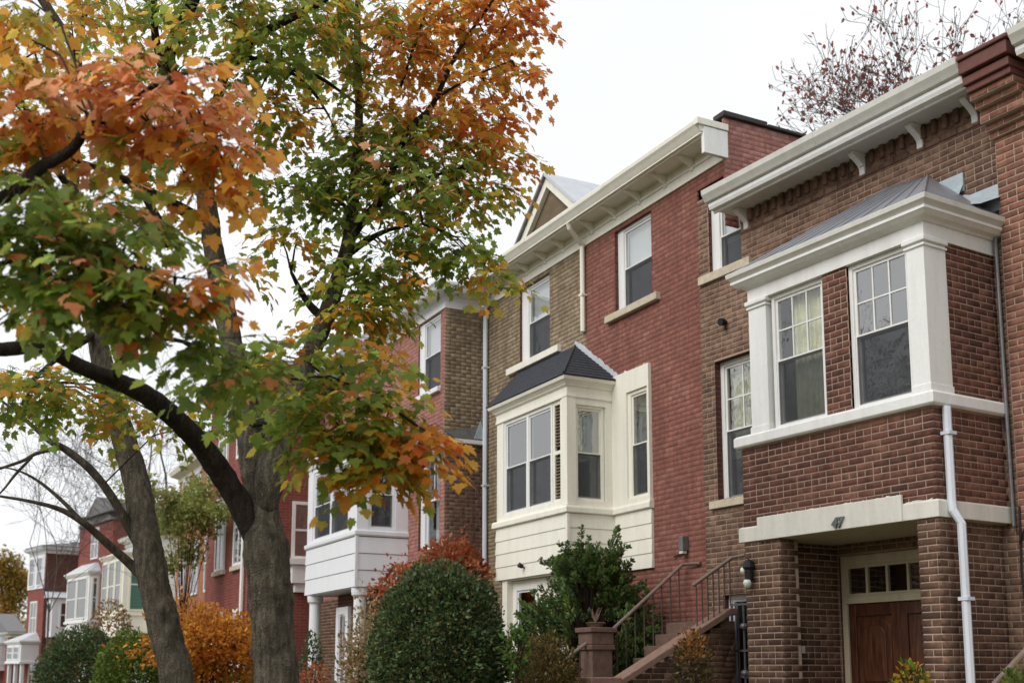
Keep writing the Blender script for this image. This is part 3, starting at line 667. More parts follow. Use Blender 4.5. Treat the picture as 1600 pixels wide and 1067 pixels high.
q = onfac(F1, 1236, 1020, -.9); MB().box(-.012, .015, -.03, .03, -.05, .04).build('bell_plate', 'lampglass', r, (-2.43, -.66, q[2] + .05), bevel=.004)

# ------------------------------------------------------------------ far right neighbour: orange red brick with corbelled party wall
h = House('orange red brick row house with brown corbelled party wall at its corner', F1, .15, 0); h0 = h
h.panel('mortar_light', -.05, 'f', 0, 2.6, 0, 7.95, [(.50, 1.35, 5.0, 6.8)], brick='brick_orange'); h.panel('mortar_light', 0, 'l', -.05, 0, 0, 7.95)
for (z0, z1, y) in ((7.40, 7.475, -.10), (7.475, 7.55, -.16), (7.55, 7.70, -.24), (7.70, 7.775, -.32), (7.775, 7.85, -.40)):
    h.panel('mortar_light', y, 'f', -.03, .50, z0, z1, brick='brick_orange'); h.panel('mortar_light', -.03, 'l', y, 0, z0, z1, brick='brick_orange'); h.panel('mortar_light', .50, 'r', y, 0, z0, z1, brick='brick_orange')
    h._mb['mortar_light'].append(MB().quad((-.03, y, z0), (.5, y, z0), (.5, 0, z0), (-.03, 0, z0)))
h.finish(); r = h.root
for (z0, z1, y, x0, x1) in ((7.852, 7.93, -.45, -.04, .51), (7.932, 8.03, -.49, -.05, .52), (8.05, 8.20, -.54, -.06, .54)): box('corbel_cap', 'brown_trim', r, x0, x1, y, .3, z0, z1, .012)
MB().prism([(-.57, 8.202), (-.57, 8.25), (-.1, 8.34), (2, 8.34), (2, 8.202)], 'x', -.08, .56).build('party_wall_coping', 'brown_trim', r, bevel=.012)
MB().box(-.1, .57, .3, 8, 7.9, 8.22).build('party_wall', 'brick_orange', r)
MB().prism([(-.44, 7.985), (-.47, 7.985), (-.49, 8.03), (-.49, 8.07), (0, 8.07), (0, 7.985)], 'x', .61, 2.6).build('cornice', 'white', r)
MB().prism([(-.47, 8.072), (-.53, 8.09), (-.555, 8.13), (-.59, 8.18), (-.60, 8.25), (-.45, 8.26), (-.45, 8.072)], 'x', .605, 2.6).build('gutter', 'offwhite', r)
MB().box(.605, 2.6, -.45, 9, 8.2, 8.25).build('roof', 'dark_coping', r)
box('lintel', 'stone', r, .40, 1.45, -.075, -.02, 6.80, 7.02, .01)
window(h, .925, -.05, 5.0, .85, 1.8, recess=.08, sill='stone')
cb = MB(); cb.tube([(.02, -.07, 3.3), (.0, -.075, 2.6), (.03, -.07, 1.9), (.01, -.075, 0)], .011, 6); cb.tube([(.0, -.075, 2.9), (.08, -.09, 3.05), (.3, -.08, 3.12), (1.2, -.08, 3.18)], .011, 6); cb.build('cable', 'black', r)

# ------------------------------------------------------------------ tall house, half tan, half painted red, with the cream bay
h = House('tall row house half tan brick and half painted red brick with cream bay window', GF); h2 = h
TW = (-5.67, -4.50, 7.34, 8.82); RW = (-2.28, -1.22, 7.40, 8.82); CW = (-1.92, -1.33, 4.25, 5.98)
h.panel('mortar_tan', 0, 'f', -7.10, -3.22, 0, 9.25, [TW], brick='brick_tan', course=.078)
h.panel('mortar_red', 0, 'f', -3.22, 0, 0, 9.25, [RW, CW], brick='brick_redpaint', course=.078)
h.panel('mortar_red', 0, 'f', 0, .66, 8.66, 9.25, brick='brick_redpaint', course=.078)
h.panel('mortar_pink', .66, 'r', 0, 4.5, 7.9, 9.55, brick='brick_pink', course=.078)
h._mb['mortar_red'].append(MB().quad((0, 0, 8.66), (.66, 0, 8.66), (.66, .3, 8.66), (0, .3, 8.66)))
h.panel('mortar_tan', -7.10, 'l', 0, 3, 0, 9.25)
h.panel('mortar_tan', .25, 'f', -6.6, -3.2, 9.25, 9.45)
h.finish(); r = h.root
MB().box(.46, .72, -.03, .78, 9.552, 9.63).build('party_wall_coping', 'dark_coping', r, bevel=.01); MB().box(.46, .72, .80, 4.5, 9.552, 9.60).build('party_wall_coping', 'dark_coping', r, bevel=.01)
MB().box(-7.1, .45, -.3, 9, 9.30, 9.36).build('roof', 'dark_coping', r)
MB().boards([(-.035, 8.885), (-.035, 9.03), (-.002, 9.03), (-.002, 8.885)], -7.1, .65, 4, .0012).build('frieze', 'cream', r, bevel=.003); MB().box(-7.1, .652, -.055, -.002, 9.031, 9.075).build('frieze', 'cream', r, bevel=.008); MB().box(-7.1, .648, -.025, -.002, 9.076, 9.20).build('frieze', 'cream', r)
MB().box(-7.12, .68, -.43, -.002, 9.195, 9.215).build('soffit', 'cream', r)
MB().prism([(-.38, 9.17), (-.38, 9.216), (-.34, 9.216), (-.34, 9.17)], 'x', -7.12, .68).build('cornice', 'cream', r)
MB().boards([(-.40, 9.217), (-.43, 9.22), (-.45, 9.25), (-.475, 9.29), (-.505, 9.33), (-.51, 9.385), (-.50, 9.40), (-.36, 9.40), (-.36, 9.217)], -7.14, .70, 3).build('gutter', 'cream', r)
box('cornice_return', 'white', r, .655, .72, -.40, .03, 8.90, 9.30, .006); box('cornice_return', 'cream', r, .653, .735, -.52, .035, 9.31, 9.41, .006)
for u in (-6.72, -6.0, -5.28, -4.58, -3.92, -2.92, -2.2, -1.48, -.76, -.06): bracket(h, u, -.026, 9.194, .30, .20, .055, 'cream')
# gable with brick infill above the cornice
gy = .28
gb = MB().prism([(-6.5, 9.36), (-3.36, 9.36), (-4.93, 10.70)], 'y', gy, gy + .3).build('gable', 'tex_tan', r)
for sgn in (-1, 1):
    d = np.array([1.80 * sgn, -1.54]); L = np.linalg.norm(d); n = np.array([-d[1], d[0]]) / L * sgn
    a = np.array([-4.93, 10.88]); q = [a, a + d, a + d - n * .18, a - n * .18 * 1.3 * np.array([0, 1]) - np.array([0, .03])]
    MB().prism([tuple(x) for x in q], 'y', gy - .10, gy - .002).build('rake_board', 'cream', gb, bevel=.006)
    q2 = [a + n * .005, a + d * 1.03 + n * .005, a + d * 1.03 + n * .06, a + np.array([0, .075])]
    MB().prism([tuple(x) for x in q2], 'y', gy - .16, gy + 3.2).build('gable_roof', 'pale_roof' if sgn > 0 else 'slate', gb)
smear(h, -.0085, [(-2.36, 6.33), (-1.30, 6.33)], .04, 'cream'); smear(h, -.0085, [(-3.62, 7.20), (-2.25, 6.30)], .10, 'lintelstone')
# windows
window(h, (TW[0] + TW[1]) / 2, 0, TW[2], TW[1] - TW[0], TW[3] - TW[2], left_trim=.26, trim=.05, recess=.05, sill='cream', sill_w=.42, sillh=.13, silld=.09, curtain=[('blind', 0, 1, .5, 1, 'blind')])  # upper half backed in white to imitate mirrored sky
window(h, (RW[0] + RW[1]) / 2, 0, RW[2], RW[1] - RW[0], RW[3] - RW[2], left_trim=.17, trim=.05, recess=.06, sill='stone', sill_w=.22, sillh=.12, silld=.09, curtain=[('blind', 0, 1, .55, 1, 'blind')])  # same white backing, a painted sky reflection
# cream bay
BX0, BX1, BV = -4.85, -2.36, -.90
def facing(name, mat, parent, side, plane, a0, a1, z0, z1, holes, t=.09):
    mb = MB(); xs = sorted({a0, a1, *[k for q in holes for k in q[:2]]}); zs = sorted({z0, z1, *[k for q in holes for k in q[2:]]})
    for i in range(len(xs) - 1):
        for j in range(len(zs) - 1):
            mx, mz = (xs[i] + xs[i + 1]) / 2, (zs[j] + zs[j + 1]) / 2
            if any(q[0] < mx < q[1] and q[2] < mz < q[3] for q in holes): continue
            if side == 'f': mb.box(xs[i], xs[i + 1], plane, plane + t, zs[j], zs[j + 1])
            else: mb.box(plane - t, plane, xs[i], xs[i + 1], zs[j], zs[j + 1])
    return mb.build(name, mat, parent)
by = facing('bay', 'cream', r, 'f', BV, BX0, BX1 - .002, 4.16, 6.18, [(-4.60, -2.58, 4.26, 5.92)])
by2 = facing('bay', 'cream', r, 'r', BX1, BV + .001, 0, 4.16, 6.18, [(-.76, -.18, 4.26, 5.82)])
for (a, b) in ((BX1 - .16, BX1 + .012),): MB().box(a, b, BV - .014, BV + .16, 4.18, 5.95).build('corner_board', 'cream', by, bevel=.006)
MB().sweep([(BX0, 0), (BX0, BV), (BX1, BV), (BX1, -.0)], [(0, 5.93), (.022, 5.93), (.022, 5.965), (.01, 5.97), (.01, 6.09), (.03, 6.10), (.05, 6.12), (.05, 6.14), (0, 6.14)]).build('frieze', 'cream', by)
MB().sweep([(BX0, 0), (BX0, BV), (BX1, BV), (BX1, -.0)], [(0, 6.141), (.06, 6.141), (.08, 6.165), (.12, 6.19), (.135, 6.24), (.12, 6.25), (0, 6.25)]).build('gutter', 'cream', by)
MB().sweep([(BX0 - .03, 0), (BX0 - .03, BV), (BX1, BV), (BX1, -.03), (-1.27, -.03)], [(-.03, 4.045), (.03, 4.045), (.06, 4.06), (.06, 4.13), (.045, 4.165), (-.03, 4.175)]).build('sill', 'cream', by)
z = 3.13
for k in range(4):
    zt = z + .2285; MB().sweep([(BX0, 0), (BX0, BV), (BX1, BV), (BX1, -.03), (-1.29, -.03)], [(-.03, z), (.022, z), (.010, zt - .004), (-.03, zt - .004)]).build('siding_board', 'cream', by); z = zt
MB().box(BX0 + .03, BX1 - .03, BV + .03, 0, 3.11, 3.128).build('bay_floor', 'cream', by)
MB().box(BX1 - .03, BX1 + .028, BV - .028, BV + .03, 3.128, 4.04).build('corner_board', 'cream', by)
fp = facing('bay_panel', 'cream', r, 'f', -.06, BX1 + .002, -1.29, 4.16, 6.33, [CW], t=.058)
window(h, -3.735, BV, 4.26, 1.73, 1.66, recess=.015, trim=.055, pair=2, room=.75, room_mat='room')
sh = MB().box(-2.86, -2.80, BV + .02, BV + .06, 4.26, 5.92).box(-2.62, -2.58, BV + .02, BV + .06, 4.26, 5.92).box(-2.80, -2.62, BV + .021, BV + .06, 4.26, 4.31).box(-2.80, -2.62, BV + .021, BV + .06, 5.86, 5.92).box(-2.80, -2.62, BV + .021, BV + .06, 5.04, 5.10).build('shutter', 'cream', r)
lv = MB()  # narrow strip of slats in the tan brick colour beside the window pair
for k in range(30):
    zz = 4.34 + k * .052
    if abs(zz - 5.07) < .06: continue
    lv.prism([(BV + .03, zz), (BV + .06, zz + .035), (BV + .066, zz + .03), (BV + .036, zz - .006)], 'x', -2.80, -2.62)
o = lv.build('louvre', 'brick_tan', sh, stuff=True)
window(h, BX1, -.47, 4.26, .56, 1.56, rz=math.pi / 2, recess=.03, trim=.045, frame='cream', curtain=[('blind', 0, 1, 0, 1, 'blind_grey')], room=.5)
window(h, (CW[0] + CW[1]) / 2, 0, CW[2], CW[1] - CW[0], CW[3] - CW[2], recess=-.03, trim=.06, left_trim=.09, frame='cream', curtain=[('curtain', 0, 1, 0, 1, 'blind_grey')])
# bay roof of charcoal shingles in courses
rb = MB(); eL, eR, eb = np.array([BX0 - .16, BV - .15, 6.252]), np.array([BX1 + .15, BV - .15, 6.252]), np.array([BX1 + .15, 0, 6.252]); tL, tR = np.array([-5.75, 0, 7.20]), np.array([-3.60, 0, 7.20])
lr = lambda a, b, t: a + (b - a) * t
NR = 12
for k in range(NR):
    t0, t1 = k / NR, (k + 1) / NR; up = np.array([0, 0, .018]); a, b, c, d = lr(eL, tL, t0), lr(eR, tR, t0), lr(eR, tR, t1), lr(eL, tL, t1)
    rb.quad(a + up, b + up, c + up * .2, d + up * .2); rb.quad(a, b, b + up, a + up)
    e0, e1 = lr(eb, tR, t0), lr(eb, tR, t1); rb.quad(b + up, e0 + up, e1 + up * .2, c + up * .2); rb.quad(b, e0, e0 + up, b + up)
rb.quad(eL, tL, (-5.75, 0, 6.252)); rb.build('bay_roof', 'shingle', r)
MB().tube([eR + np.array([0, 0, .02]), tR + np.array([0, 0, .01])], .02, 6).build('hip_cap', 'shingle', r)
n_ = 26; fl = [lr(eb, tR, t) + np.array([0, 0, .0]) for t in np.linspace(0, 1, n_)]
MB().prism([(p[0], p[2]) for p in fl] + [(p[0] + .03, p[2] + .06 + .05 * rng.random()) for p in fl[::-1]], 'y', -.018, -.002).build('flashing', 'pale_roof', r)
# downspout from the gutter down the joint of the two colours
downspout(h, [(-3.12, -.40, 9.20), (-3.14, -.37, 9.12), (-3.24, -.06, 8.90), (-3.245, -.055, 8.7), (-3.245, -.055, 7.35)], .045, 'cream', straps=[(-3.245, -.055, 8.0)])
# under the bay: posts, glazed garden door
for x in (BX0 + .26, BX1 - .14): box('post', 'cream', r, x - .09, x + .09, BV + .02, BV + .2, 0, 3.12)
window(h, -4.0, BV + .12, .5, .80, 2.5, recess=.0, trim=.07, screen=False, frame='white', room=.6, name='garden_door')
facing('porch_wall', 'cream', r, 'f', BV + .14, BX0 + .2, BX1, .2, 3.10, [(-4.40, -3.60, .5, 3.0)], t=.06)
q = onfac(GF, 1071, 850, -.03); l = MB().box(-.05, .05, -.09, .03, -.10, .12).build('wall_lamp', 'greypipe', r, tuple(q), bevel=.012); MB().box(-.04, .04, -.085, -.01, -.14, -.102).build('lamp_lens', 'lampglass', l)
MB().tube([(-.30, .0, -.16), (-.1, .01, -.13), (0, .02, -.10)], .012, 5).build('lamp_lead', 'black', l)
q = onfac(GF, 818, 885, BV - .03); l = MB().tube([(0, -.02, 0), (0, -.09, .03)], [.035, .045], 10).build('security_lamp', 'black', r, tuple(q)); MB().tube([(0, .03, -.03), (0, -.02, 0)], .012, 6).build('lamp_arm', 'black', l)
# white downspout on its left corner
downspout(h, [(-6.86, -.30, 9.18), (-6.95, -.22, 9.02), (-7.03, -.07, 8.88), (-7.03, -.07, 0)], .05, 'downspout', straps=[(-7.03, -.07, 7.6), (-7.03, -.07, 5.2)])

# ------------------------------------------------------------------ faded red house with the white bay
h = House('faded red brick row house with white bay on round columns and white hipped eave', HF); h4 = h
UW = (-1.22, -.08, 7.20, 8.74); LW = (-1.12, -.06, 3.95, 6.0)
h.panel('mortar_pink', 0, 'f', -7.4, .16, 3.276, 8.9, [UW, LW], brick='brick_pink', course=.078)
h.panel('mortar_brown', 0, 'f', -7.4, .16, 0, 3.276, brick='brick_pier', course=.078)
h.panel('mortar_tan', .16, 'r', 0, .86, 6.2, 8.9, brick='brick_tan', ext=(1, 0), course=.078); h.panel('mortar_brown', .16, 'r', 0, .86, 0, 6.2, brick='brick_brown', course=.078)
h.finish(); r = h.root
MB().sweep([(-7.4, 0), (.16, 0), (.16, .80)], [(-.02, 8.76), (.03, 8.76), (.03, 8.90), (.06, 8.93), (.06, 8.98), (.09, 9.0), (-.02, 9.0)]).build('frieze', 'white_cool', r)
MB().sweep([(-7.4, 0), (.16, 0), (.16, .80)], [(-.02, 9.001), (.30, 9.001), (.33, 9.03), (.36, 9.09), (.40, 9.13), (.40, 9.18), (-.02, 9.19)]).build('cornice', 'white_cool', r)
e = MB(); z = 9.185; e.quad((-7.4, -.38, z), (.54, -.38, z), (-.9, 1.2, 9.75), (-7.4, 1.2, 9.75)); e.quad((.54, -.38, z), (.54, .78, z), (-.9, 1.2, 9.75)); e.build('roof', 'pale_roof', r)
window(h, (UW[0] + UW[1]) / 2, 0, UW[2], UW[1] - UW[0], UW[3] - UW[2], left_trim=.26, trim=.05, recess=.03, frame='white_cool', sill='white_cool', sill_w=.02, silld=.08, sillh=.10, curtain=[('blind', 0, 1, .5, 1, 'blind')])  # white sheet in place of sky reflected by the upper sash
window(h, (LW[0] + LW[1]) / 2, 0, LW[2], LW[1] - LW[0], LW[3] - LW[2], left_trim=.22, trim=.06, recess=.05, frame='white_cool', mun=(2, 1), curtain=[('curtain', .3, 1, 0, 1, 'blind')], screen=False)
X0, X1, V = -5.0, -1.67, -1.13
b1 = facing('bay', 'white_cool', r, 'f', V, X0, X1 - .002, 4.36, 6.34, [(-4.62, -2.20, 4.46, 6.02)]); facing('bay', 'white_cool', r, 'r', X1, V + .001, 0, 4.36, 6.34, [(-.88, -.28, 4.46, 5.92)])
MB().sweep([(X0, 0), (X0, V), (X1, V), (X1, 0)], [(-.02, 4.30), (.03, 4.30), (.05, 4.33), (.05, 4.40), (-.02, 4.43)]).build('sill', 'white_cool', b1)
z = 3.26
for k in range(3):
    zt = z + .345; MB().sweep([(X0, 0), (X0, V), (X1, V), (X1, 0)], [(-.03, z), (.024, z), (.010, zt - .012), (-.03, zt - .012)]).build('siding_board', 'white_cool', b1); z = zt
MB().box(X1 - .03, X1 + .028, V - .028, V + .03, 3.255, 4.3).build('corner_board', 'white_cool', b1)
MB().box(X0 + .03, X1 - .03, V + .03, 0, 3.24, 3.258).build('bay_floor', 'white_cool', b1)
MB().sweep([(X0, 0), (X0, V), (X1, V), (X1, 0)], [(-.02, 6.12), (.03, 6.12), (.05, 6.2), (.12, 6.26), (.14, 6.36), (-.02, 6.37)]).build('cornice', 'white_cool', b1)
e = MB(); e.quad((X0 - .12, V - .12, 6.365), (X1 + .12, V - .12, 6.365), (X1 - .7, -.01, 7.0), (X0 + .7, -.01, 7.0)); e.quad((X1 + .12, V - .12, 6.365), (X1 + .12, -.01, 6.365), (X1 - .7, -.01, 7.0)); e.build('bay_roof', 'pale_roof', r)
window(h, -3.41, V, 4.46, 2.40, 1.55, recess=.015, pair=2, frame='white_cool', trim=.06, mun=(2, 1), room=.8)
window(h, X1, -.58, 4.46, .60, 1.46, rz=math.pi / 2, recess=.02, frame='white_cool', trim=.05, room=.5)
for (x, y) in ((X0 + .22, V + .16), (X1 - .18, V + .16)):
    c = MB().lathe([(.17, 0), (.17, .08), (.145, .12), (.125, 3.02), (.13, 3.06), (.17, 3.10), (.18, 3.17), (.18, 3.238)], x, y, 18).build('column', 'white_cool', r, smooth=False)
facing('porch_wall', 'tex_dark', r, 'f', -.02, X0, X1, 0, 3.2, [], t=.018)
q = onfac(HF, 533, 1000, -.70); box('vestibule', 'tex_dark', r, q[0] - .5, X1 - .35, -.62, -.02, 0, 3.23, 0)
window(h, q[0], -.70, .4, .78, 2.55, recess=-.0, trim=.16, frame='white_cool', screen=False, mun=(2, 1), low_mun=(2, 1), room=.4, name='glazed_door')
MB().prism([(.0, 6.12), (.86, 6.12), (.86, 6.44), (.5, 6.34), (.0, 6.22)], 'x', .165, .24).build('flashing', 'slate', r); MB().box(.16, .27, .0, .86, 6.02, 6.10).build('flashing', 'white_cool', r)
MB().prism([(.60, 6.13), (.84, 6.13), (.74, 6.50)], 'x', .241, .26).build('flashing', 'flashing', r)
vn = MB()
for k in range(15):
    y = rng.uniform(.1, .8); zz = 3.0; pts = [(.185, y, zz)]
    for s_ in range(7): y = min(.85, max(.02, y + rng.normal(0, .08))); zz += rng.uniform(.2, .5); pts.append((.185 + .03 * rng.random(), y, zz))
    vn.tube(pts, np.linspace(.009, .003, 8), 4)
vo = vn.build('climbing_vine', 'vine', None, tuple(h.root.location), HF.rz); vo['label'] = 'leafless dry vine clinging to the dark brick side wall'; vo['category'] = 'vine'

# ------------------------------------------------------------------ next house, mostly behind the trunks
def simple_window(root, x, y, z, w, h, mat='white', rz=0, glass_m='glass', t=.09, mull=True, rail=True, proud=.05, back='room'):
    mb = MB(); a, b = -w / 2, w / 2
    mb.box(a, a + t, -proud, .02, 0, h); mb.box(b - t, b, -proud, .02, 0, h); mb.box(a + t, b - t, -proud + .002, .02, h - t, h); mb.box(a + t, b - t, -proud + .002, .02, 0, t * .8)
    W = mb.build('window', mat, root, (x, y, z), rz)
    if rail: MB().box(a + t, b - t, -proud + .01, .01, h * .5 - .025, h * .5 + .025).build('sash', mat, W)
    if mull: MB().box(-.03, .03, -proud + .012, .012, t, h - t).build('mullion', mat, W)
    MB().quad((a + t, -proud + .02, t * .8), (b - t, -proud + .02, t * .8), (b - t, -proud + .02, h - t), (a + t, -proud + .02, h - t)).build('pane', glass_m, W)
    MB().quad((a + t, -.004, t * .8), (b - t, -.004, t * .8), (b - t, -.004, h - t), (a + t, -.004, h - t)).build('room_interior', back, W)
    return W
def far_house(label, o, yaw, w, d, ze, wall, side=None, roof='slate', cornice='white'):
    fr = Frame(o[0], o[1], yaw); root = thing('row_house', label, 'house', (o[0], o[1], 0), fr.rz, 'brick row houses along the street')
    MB().box(-w, 0, 0, d, 0, ze).build('wall', wall, root)
    if side: MB().box(.0, .03, .0, d, 0, ze - .05).build('side_wall', side, root)
    if cornice:
        MB().sweep([(-w, 0), (.0, 0), (.0, d)], [(-.05, ze), (.06, ze), (.06, ze + .15), (.35, ze + .22), (.42, ze + .36), (-.05, ze + .38)]).build('cornice', cornice, root)
    MB().box(-w, .3, -.3, d, ze + .381, ze + .45).build('roof', roof, root)
    return root, fr
def far_bay(root, x0, x1, v, zb, zs, zt, mat='white', n=2, low=True, roof='pale_roof', glass_m='glass', side=True):
    b = MB().box(x0, x1, -v, -.002, zs, zt).build('bay', mat, root)
    MB().sweep([(x0, 0), (x0, -v), (x1, -v), (x1, 0)], [(-.02, zs - .08), (.06, zs - .08), (.06, zs + .04), (-.02, zs + .05)]).build('sill', mat, b)
    MB().sweep([(x0, 0), (x0, -v), (x1, -v), (x1, 0)], [(-.02, zt - .1), (.05, zt - .1), (.15, zt + .04), (.15, zt + .1), (-.02, zt + .11)]).build('cornice', mat, b)
    MB().box(x0 + .01, x1 - .01, -v + .01, -.002, zb, zs - .081).build('siding', mat, b)
    e = MB(); e.quad((x0 - .1, -v - .1, zt + .112), (x1 + .1, -v - .1, zt + .112), (x1 - .5, -.01, zt + .6), (x0 + .5, -.01, zt + .6)); e.quad((x1 + .1, -v - .1, zt + .112), (x1 + .1, -.01, zt + .112), (x1 - .5, -.01, zt + .6)); e.build('bay_roof', roof, root)
    ww = (x1 - x0 - .3) / n
    for k in range(n): simple_window(root, x0 + .15 + ww * (k + .5), -v - .003, zs + .12, ww - .12, zt - zs - .3, mat, glass_m=glass_m, mull=False)
    if side: simple_window(root, x1 + .003, -v / 2, zs + .12, v * .62, zt - zs - .3, mat, rz=math.pi / 2, glass_m=glass_m, mull=False)
o = HF.W(-7.6, -1.8)
r, f5 = far_house('red brick row house glimpsed between the two maple trunks', o, 27.5, 4.6, 6, 8.9, 'tex_red')
simple_window(r, .003, 1.35, 4.35, .55, 1.45, 'white', rz=math.pi / 2, mull=False, t=.08)
box('window_ledge', 'white', r, .0, .32, .95, 1.72, 4.18, 4.33); box('ledge_bracket', 'white', r, .0, .24, 1.05, 1.62, 3.72, 4.178); box('ledge_bracket', 'white', r, .0, .16, 1.15, 1.52, 3.5, 3.718)
for x in (-.9, -2.9):
    simple_window(r, x, -.003, 4.2, 1.0, 2.0, 'white'); simple_window(r, x, -.003, 7.0, 1.0, 1.6, 'white'); simple_window(r, x, -.003, .9, 1.0, 2.2, 'cream')
    box('sill', 'stone', r, x - .6, x + .6, -.1, .0, 4.08, 4.198)
downp = MB().tube([(-.25, -.08, 8.8), (-.25, -.08, 0)], .05, 6).build('downspout', 'white', r)

o = at(334, 1045, 36.5)
r, f6 = far_house('orange brick house with grey slate mansard roof seen past the maples', o, 27.5, 6.5, 6, 8.4, 'tex_orange', roof='slate', cornice='cream')
e = MB(); e.quad((-6.5, -.2, 8.86), (.2, -.2, 8.86), (-.4, .9, 10.3), (-5.9, .9, 10.3)); e.quad((.2, -.2, 8.86), (.2, 6, 8.86), (-.4, 5, 10.3), (-.4, .9, 10.3)); e.quad((-6.5, -.2, 8.86), (-6.5, 6, 8.86), (-5.9, 5, 10.3), (-5.9, .9, 10.3)); e.quad((-5.9, .9, 10.3), (-.4, .9, 10.3), (-.4, 5, 10.3), (-5.9, 5, 10.3)); e.build('mansard_roof', 'slate', r)
for x in (-1.2, -3.2, -5.2):
    simple_window(r, x, -.003, 6.9, 1.0, 1.5, 'white_cool'); simple_window(r, x, -.003, 4.1, 1.0, 1.9, 'white_cool'); simple_window(r, x, -.003, .8, 1.0, 2.0, 'white_cool')
o = at(240, 1045, 50)
r, f7 = far_house('pale clapboard house with green shuttered bay beside the leaning maple', o, 33, 5.5, 6, 7.3, 'white', cornice='cream')
far_bay(r, -4.8, -1.0, 1.2, 3.0, 4.0, 6.6, 'cream', 3, side=False); simple_window(r, -.997, -.6, 4.12, .74, 2.3, 'cream', rz=math.pi / 2, glass_m='green_glass', mull=False)
for k in range(14): MB().box(-.9, -.002, -.018, -.002, .4 + k * .25, .62 + k * .25).build('siding_board', 'white', r)
for x in (-2.0, -3.8): simple_window(r, x, -1.0, .6, .9, 2.0, 'white_cool')
o = at(166, 1045, 57)
r, f8 = far_house('red brick house with white two window bay down the street', o, 38, 5.2, 6, 9.0, 'tex_red', cornice=None)
far_bay(r, -5.1, -1.5, .55, 3.0, 4.0, 6.4, 'white', 2); simple_window(r, -2.6, -.003, 7.2, 1.1, 1.6, 'white_cool'); simple_window(r, -.75, -.003, 4.1, .7, 1.9, 'white_cool', mull=False)
MB().prism([(-5.2, 9.0), (.1, 9.0), (-2.5, 10.4)], 'y', -.1, 6).build('gable_roof', 'slate', r)
box('chimney', 'tex_red', r, -1.2, -.4, 1, 1.8, 8.8, 11.4, 0)
for x in (-1.4, -3.4): simple_window(r, x, -.003, .6, 1.0, 2.1, 'white')
o = at(62, 1045, 66)
r, f9 = far_house('distant red house with white top storey windows and dark brick side wall', o, 40, 2.9, 3.6, 8.2, 'tex_red', 'tex_dark', 'pale_roof', 'white_cool')
e = MB(); e.quad((-2.9, -.4, 8.62), (.4, -.4, 8.62), (-.8, 2.5, 9.1), (-2.9, 2.5, 9.1)); e.quad((.4, -.4, 8.62), (.4, 3.8, 8.62), (-.8, 3, 9.1), (-.8, 2.5, 9.1)); e.build('hip_roof', 'slate', r)
MB().box(-2.9, -.05, -.06, -.002, 6.2, 8.18).build('storey_panel', 'white_cool', r)
for x in (-.75, -2.1): simple_window(r, x, -.065, 6.35, .95, 1.7, 'white_cool', mull=False)
simple_window(r, -1.6, -.003, 3.6, 1.2, 1.9, 'white'); simple_window(r, -1.2, -.003, .4, 1.2, 1.9, 'white_cool')
pb = MB().box(.04, .9, .2, 3.4, 3.4, 5.6).build('side_porch', 'white_cool', r); MB().prism([(.04, 5.62), (1.05, 5.62), (.04, 6.0)], 'y', .0, 3.6).build('porch_roof', 'pale_roof', r); MB().box(.04, .8, .3, 3.2, 0, 3.39).build('porch_base', 'tex_dark', r)
for y in (1.1, 2.4): simple_window(r, .903, y, 3.9, 1.0, 1.5, 'white_cool', rz=math.pi / 2)
simple_window(r, .48, .197, 3.8, .6, 1.6, 'white_cool', mull=False)
far_bay(r, -2.85, -.3, 1.0, 1.9, 2.0, 3.1, 'white_cool', 2, side=False)
for x in (-2.7, -1.55, -.45): box('porch_post', 'white_cool', r, x - .09, x + .09, -.92, -.74, 0, 1.89, 0)
o = at(14, 1045, 84)
r, f10 = far_house('farthest small red house at the end of the row with pale roof', o, 40, 6, 1.0, 3.9, 'tex_red', 'tex_dark', 'pale_roof', 'offwhite')
e = MB(); e.prism([(-6.2, 4.3), (.4, 4.3), (-2.9, 5.7)], 'y', -.4, 1).build('gable_roof', 'slate', r); far_bay(r, -5, -1, 1.5, 1.5, 2.0, 3.4, 'white_cool', 2)
for x in (-1.2, -3.2): simple_window(r, x, -.003, 3.5, .9, 1.0, 'cream')

# ------------------------------------------------------------------ stoop between the red house and the brown house
st = thing('front_stoop', 'brick stair with sloping stone coping and iron handrails rising to the red house', 'stairs', tuple(GF.W(0, 0)), GF.rz)
UA, UD = -.40, .42
n = 10
for k in range(n):
    zt = 2.25 - .165 * k; y1 = -.25 - .19 * k; MB().box(UA, UD, y1 - .19, y1 + .02, zt - .2, zt).build('step', 'brownstone', st, bevel=.008)
MB().box(UA, UD + .2, -.25, -.01, 0, 2.25).build('landing', 'brownstone', st, bevel=.008)
class Sub: pass
sw = House.__new__(House); sw.fr = GF; sw.root = st; sw.bricks = []; sw.wall = None
# flank wall, stepped brick under the coping
for k in range(14):
    y0 = -2.0 + k * .135; top = 1.32 + k * (2.26 - 1.32) / 14
    sw.panel('mortar_brown', UD + .2, 'r', y0, y0 + .135, top - .15 if k else 0, top, brick=None)
sw.panel('mortar_brown', UD + .2, 'r', -2.0, -.02, 0, 1.32, brick='brick_pier')
for k in range(12):
    z0 = 1.32 + k * .075; ys = -2.0 + (z0 - 1.32) / (2.26 - 1.32) * 1.89 + .06
    if ys < -.3: sw.panel('mortar_brown', UD + .2, 'r', ys, -.02, z0, z0 + .075, brick='brick_pier')
sw.panel('mortar_brown', -2.0, 'f', UD, UD + .2, 0, 1.32, brick='brick_pier')
sw.finish()
MB().prism([(-2.0, 1.33), (-2.0, 1.42), (-.12, 2.42), (.0, 2.42), (.0, 2.33), (-.1, 2.33)], 'x', UD - .02, UD + .26).build('coping', 'coping', st, bevel=.012)
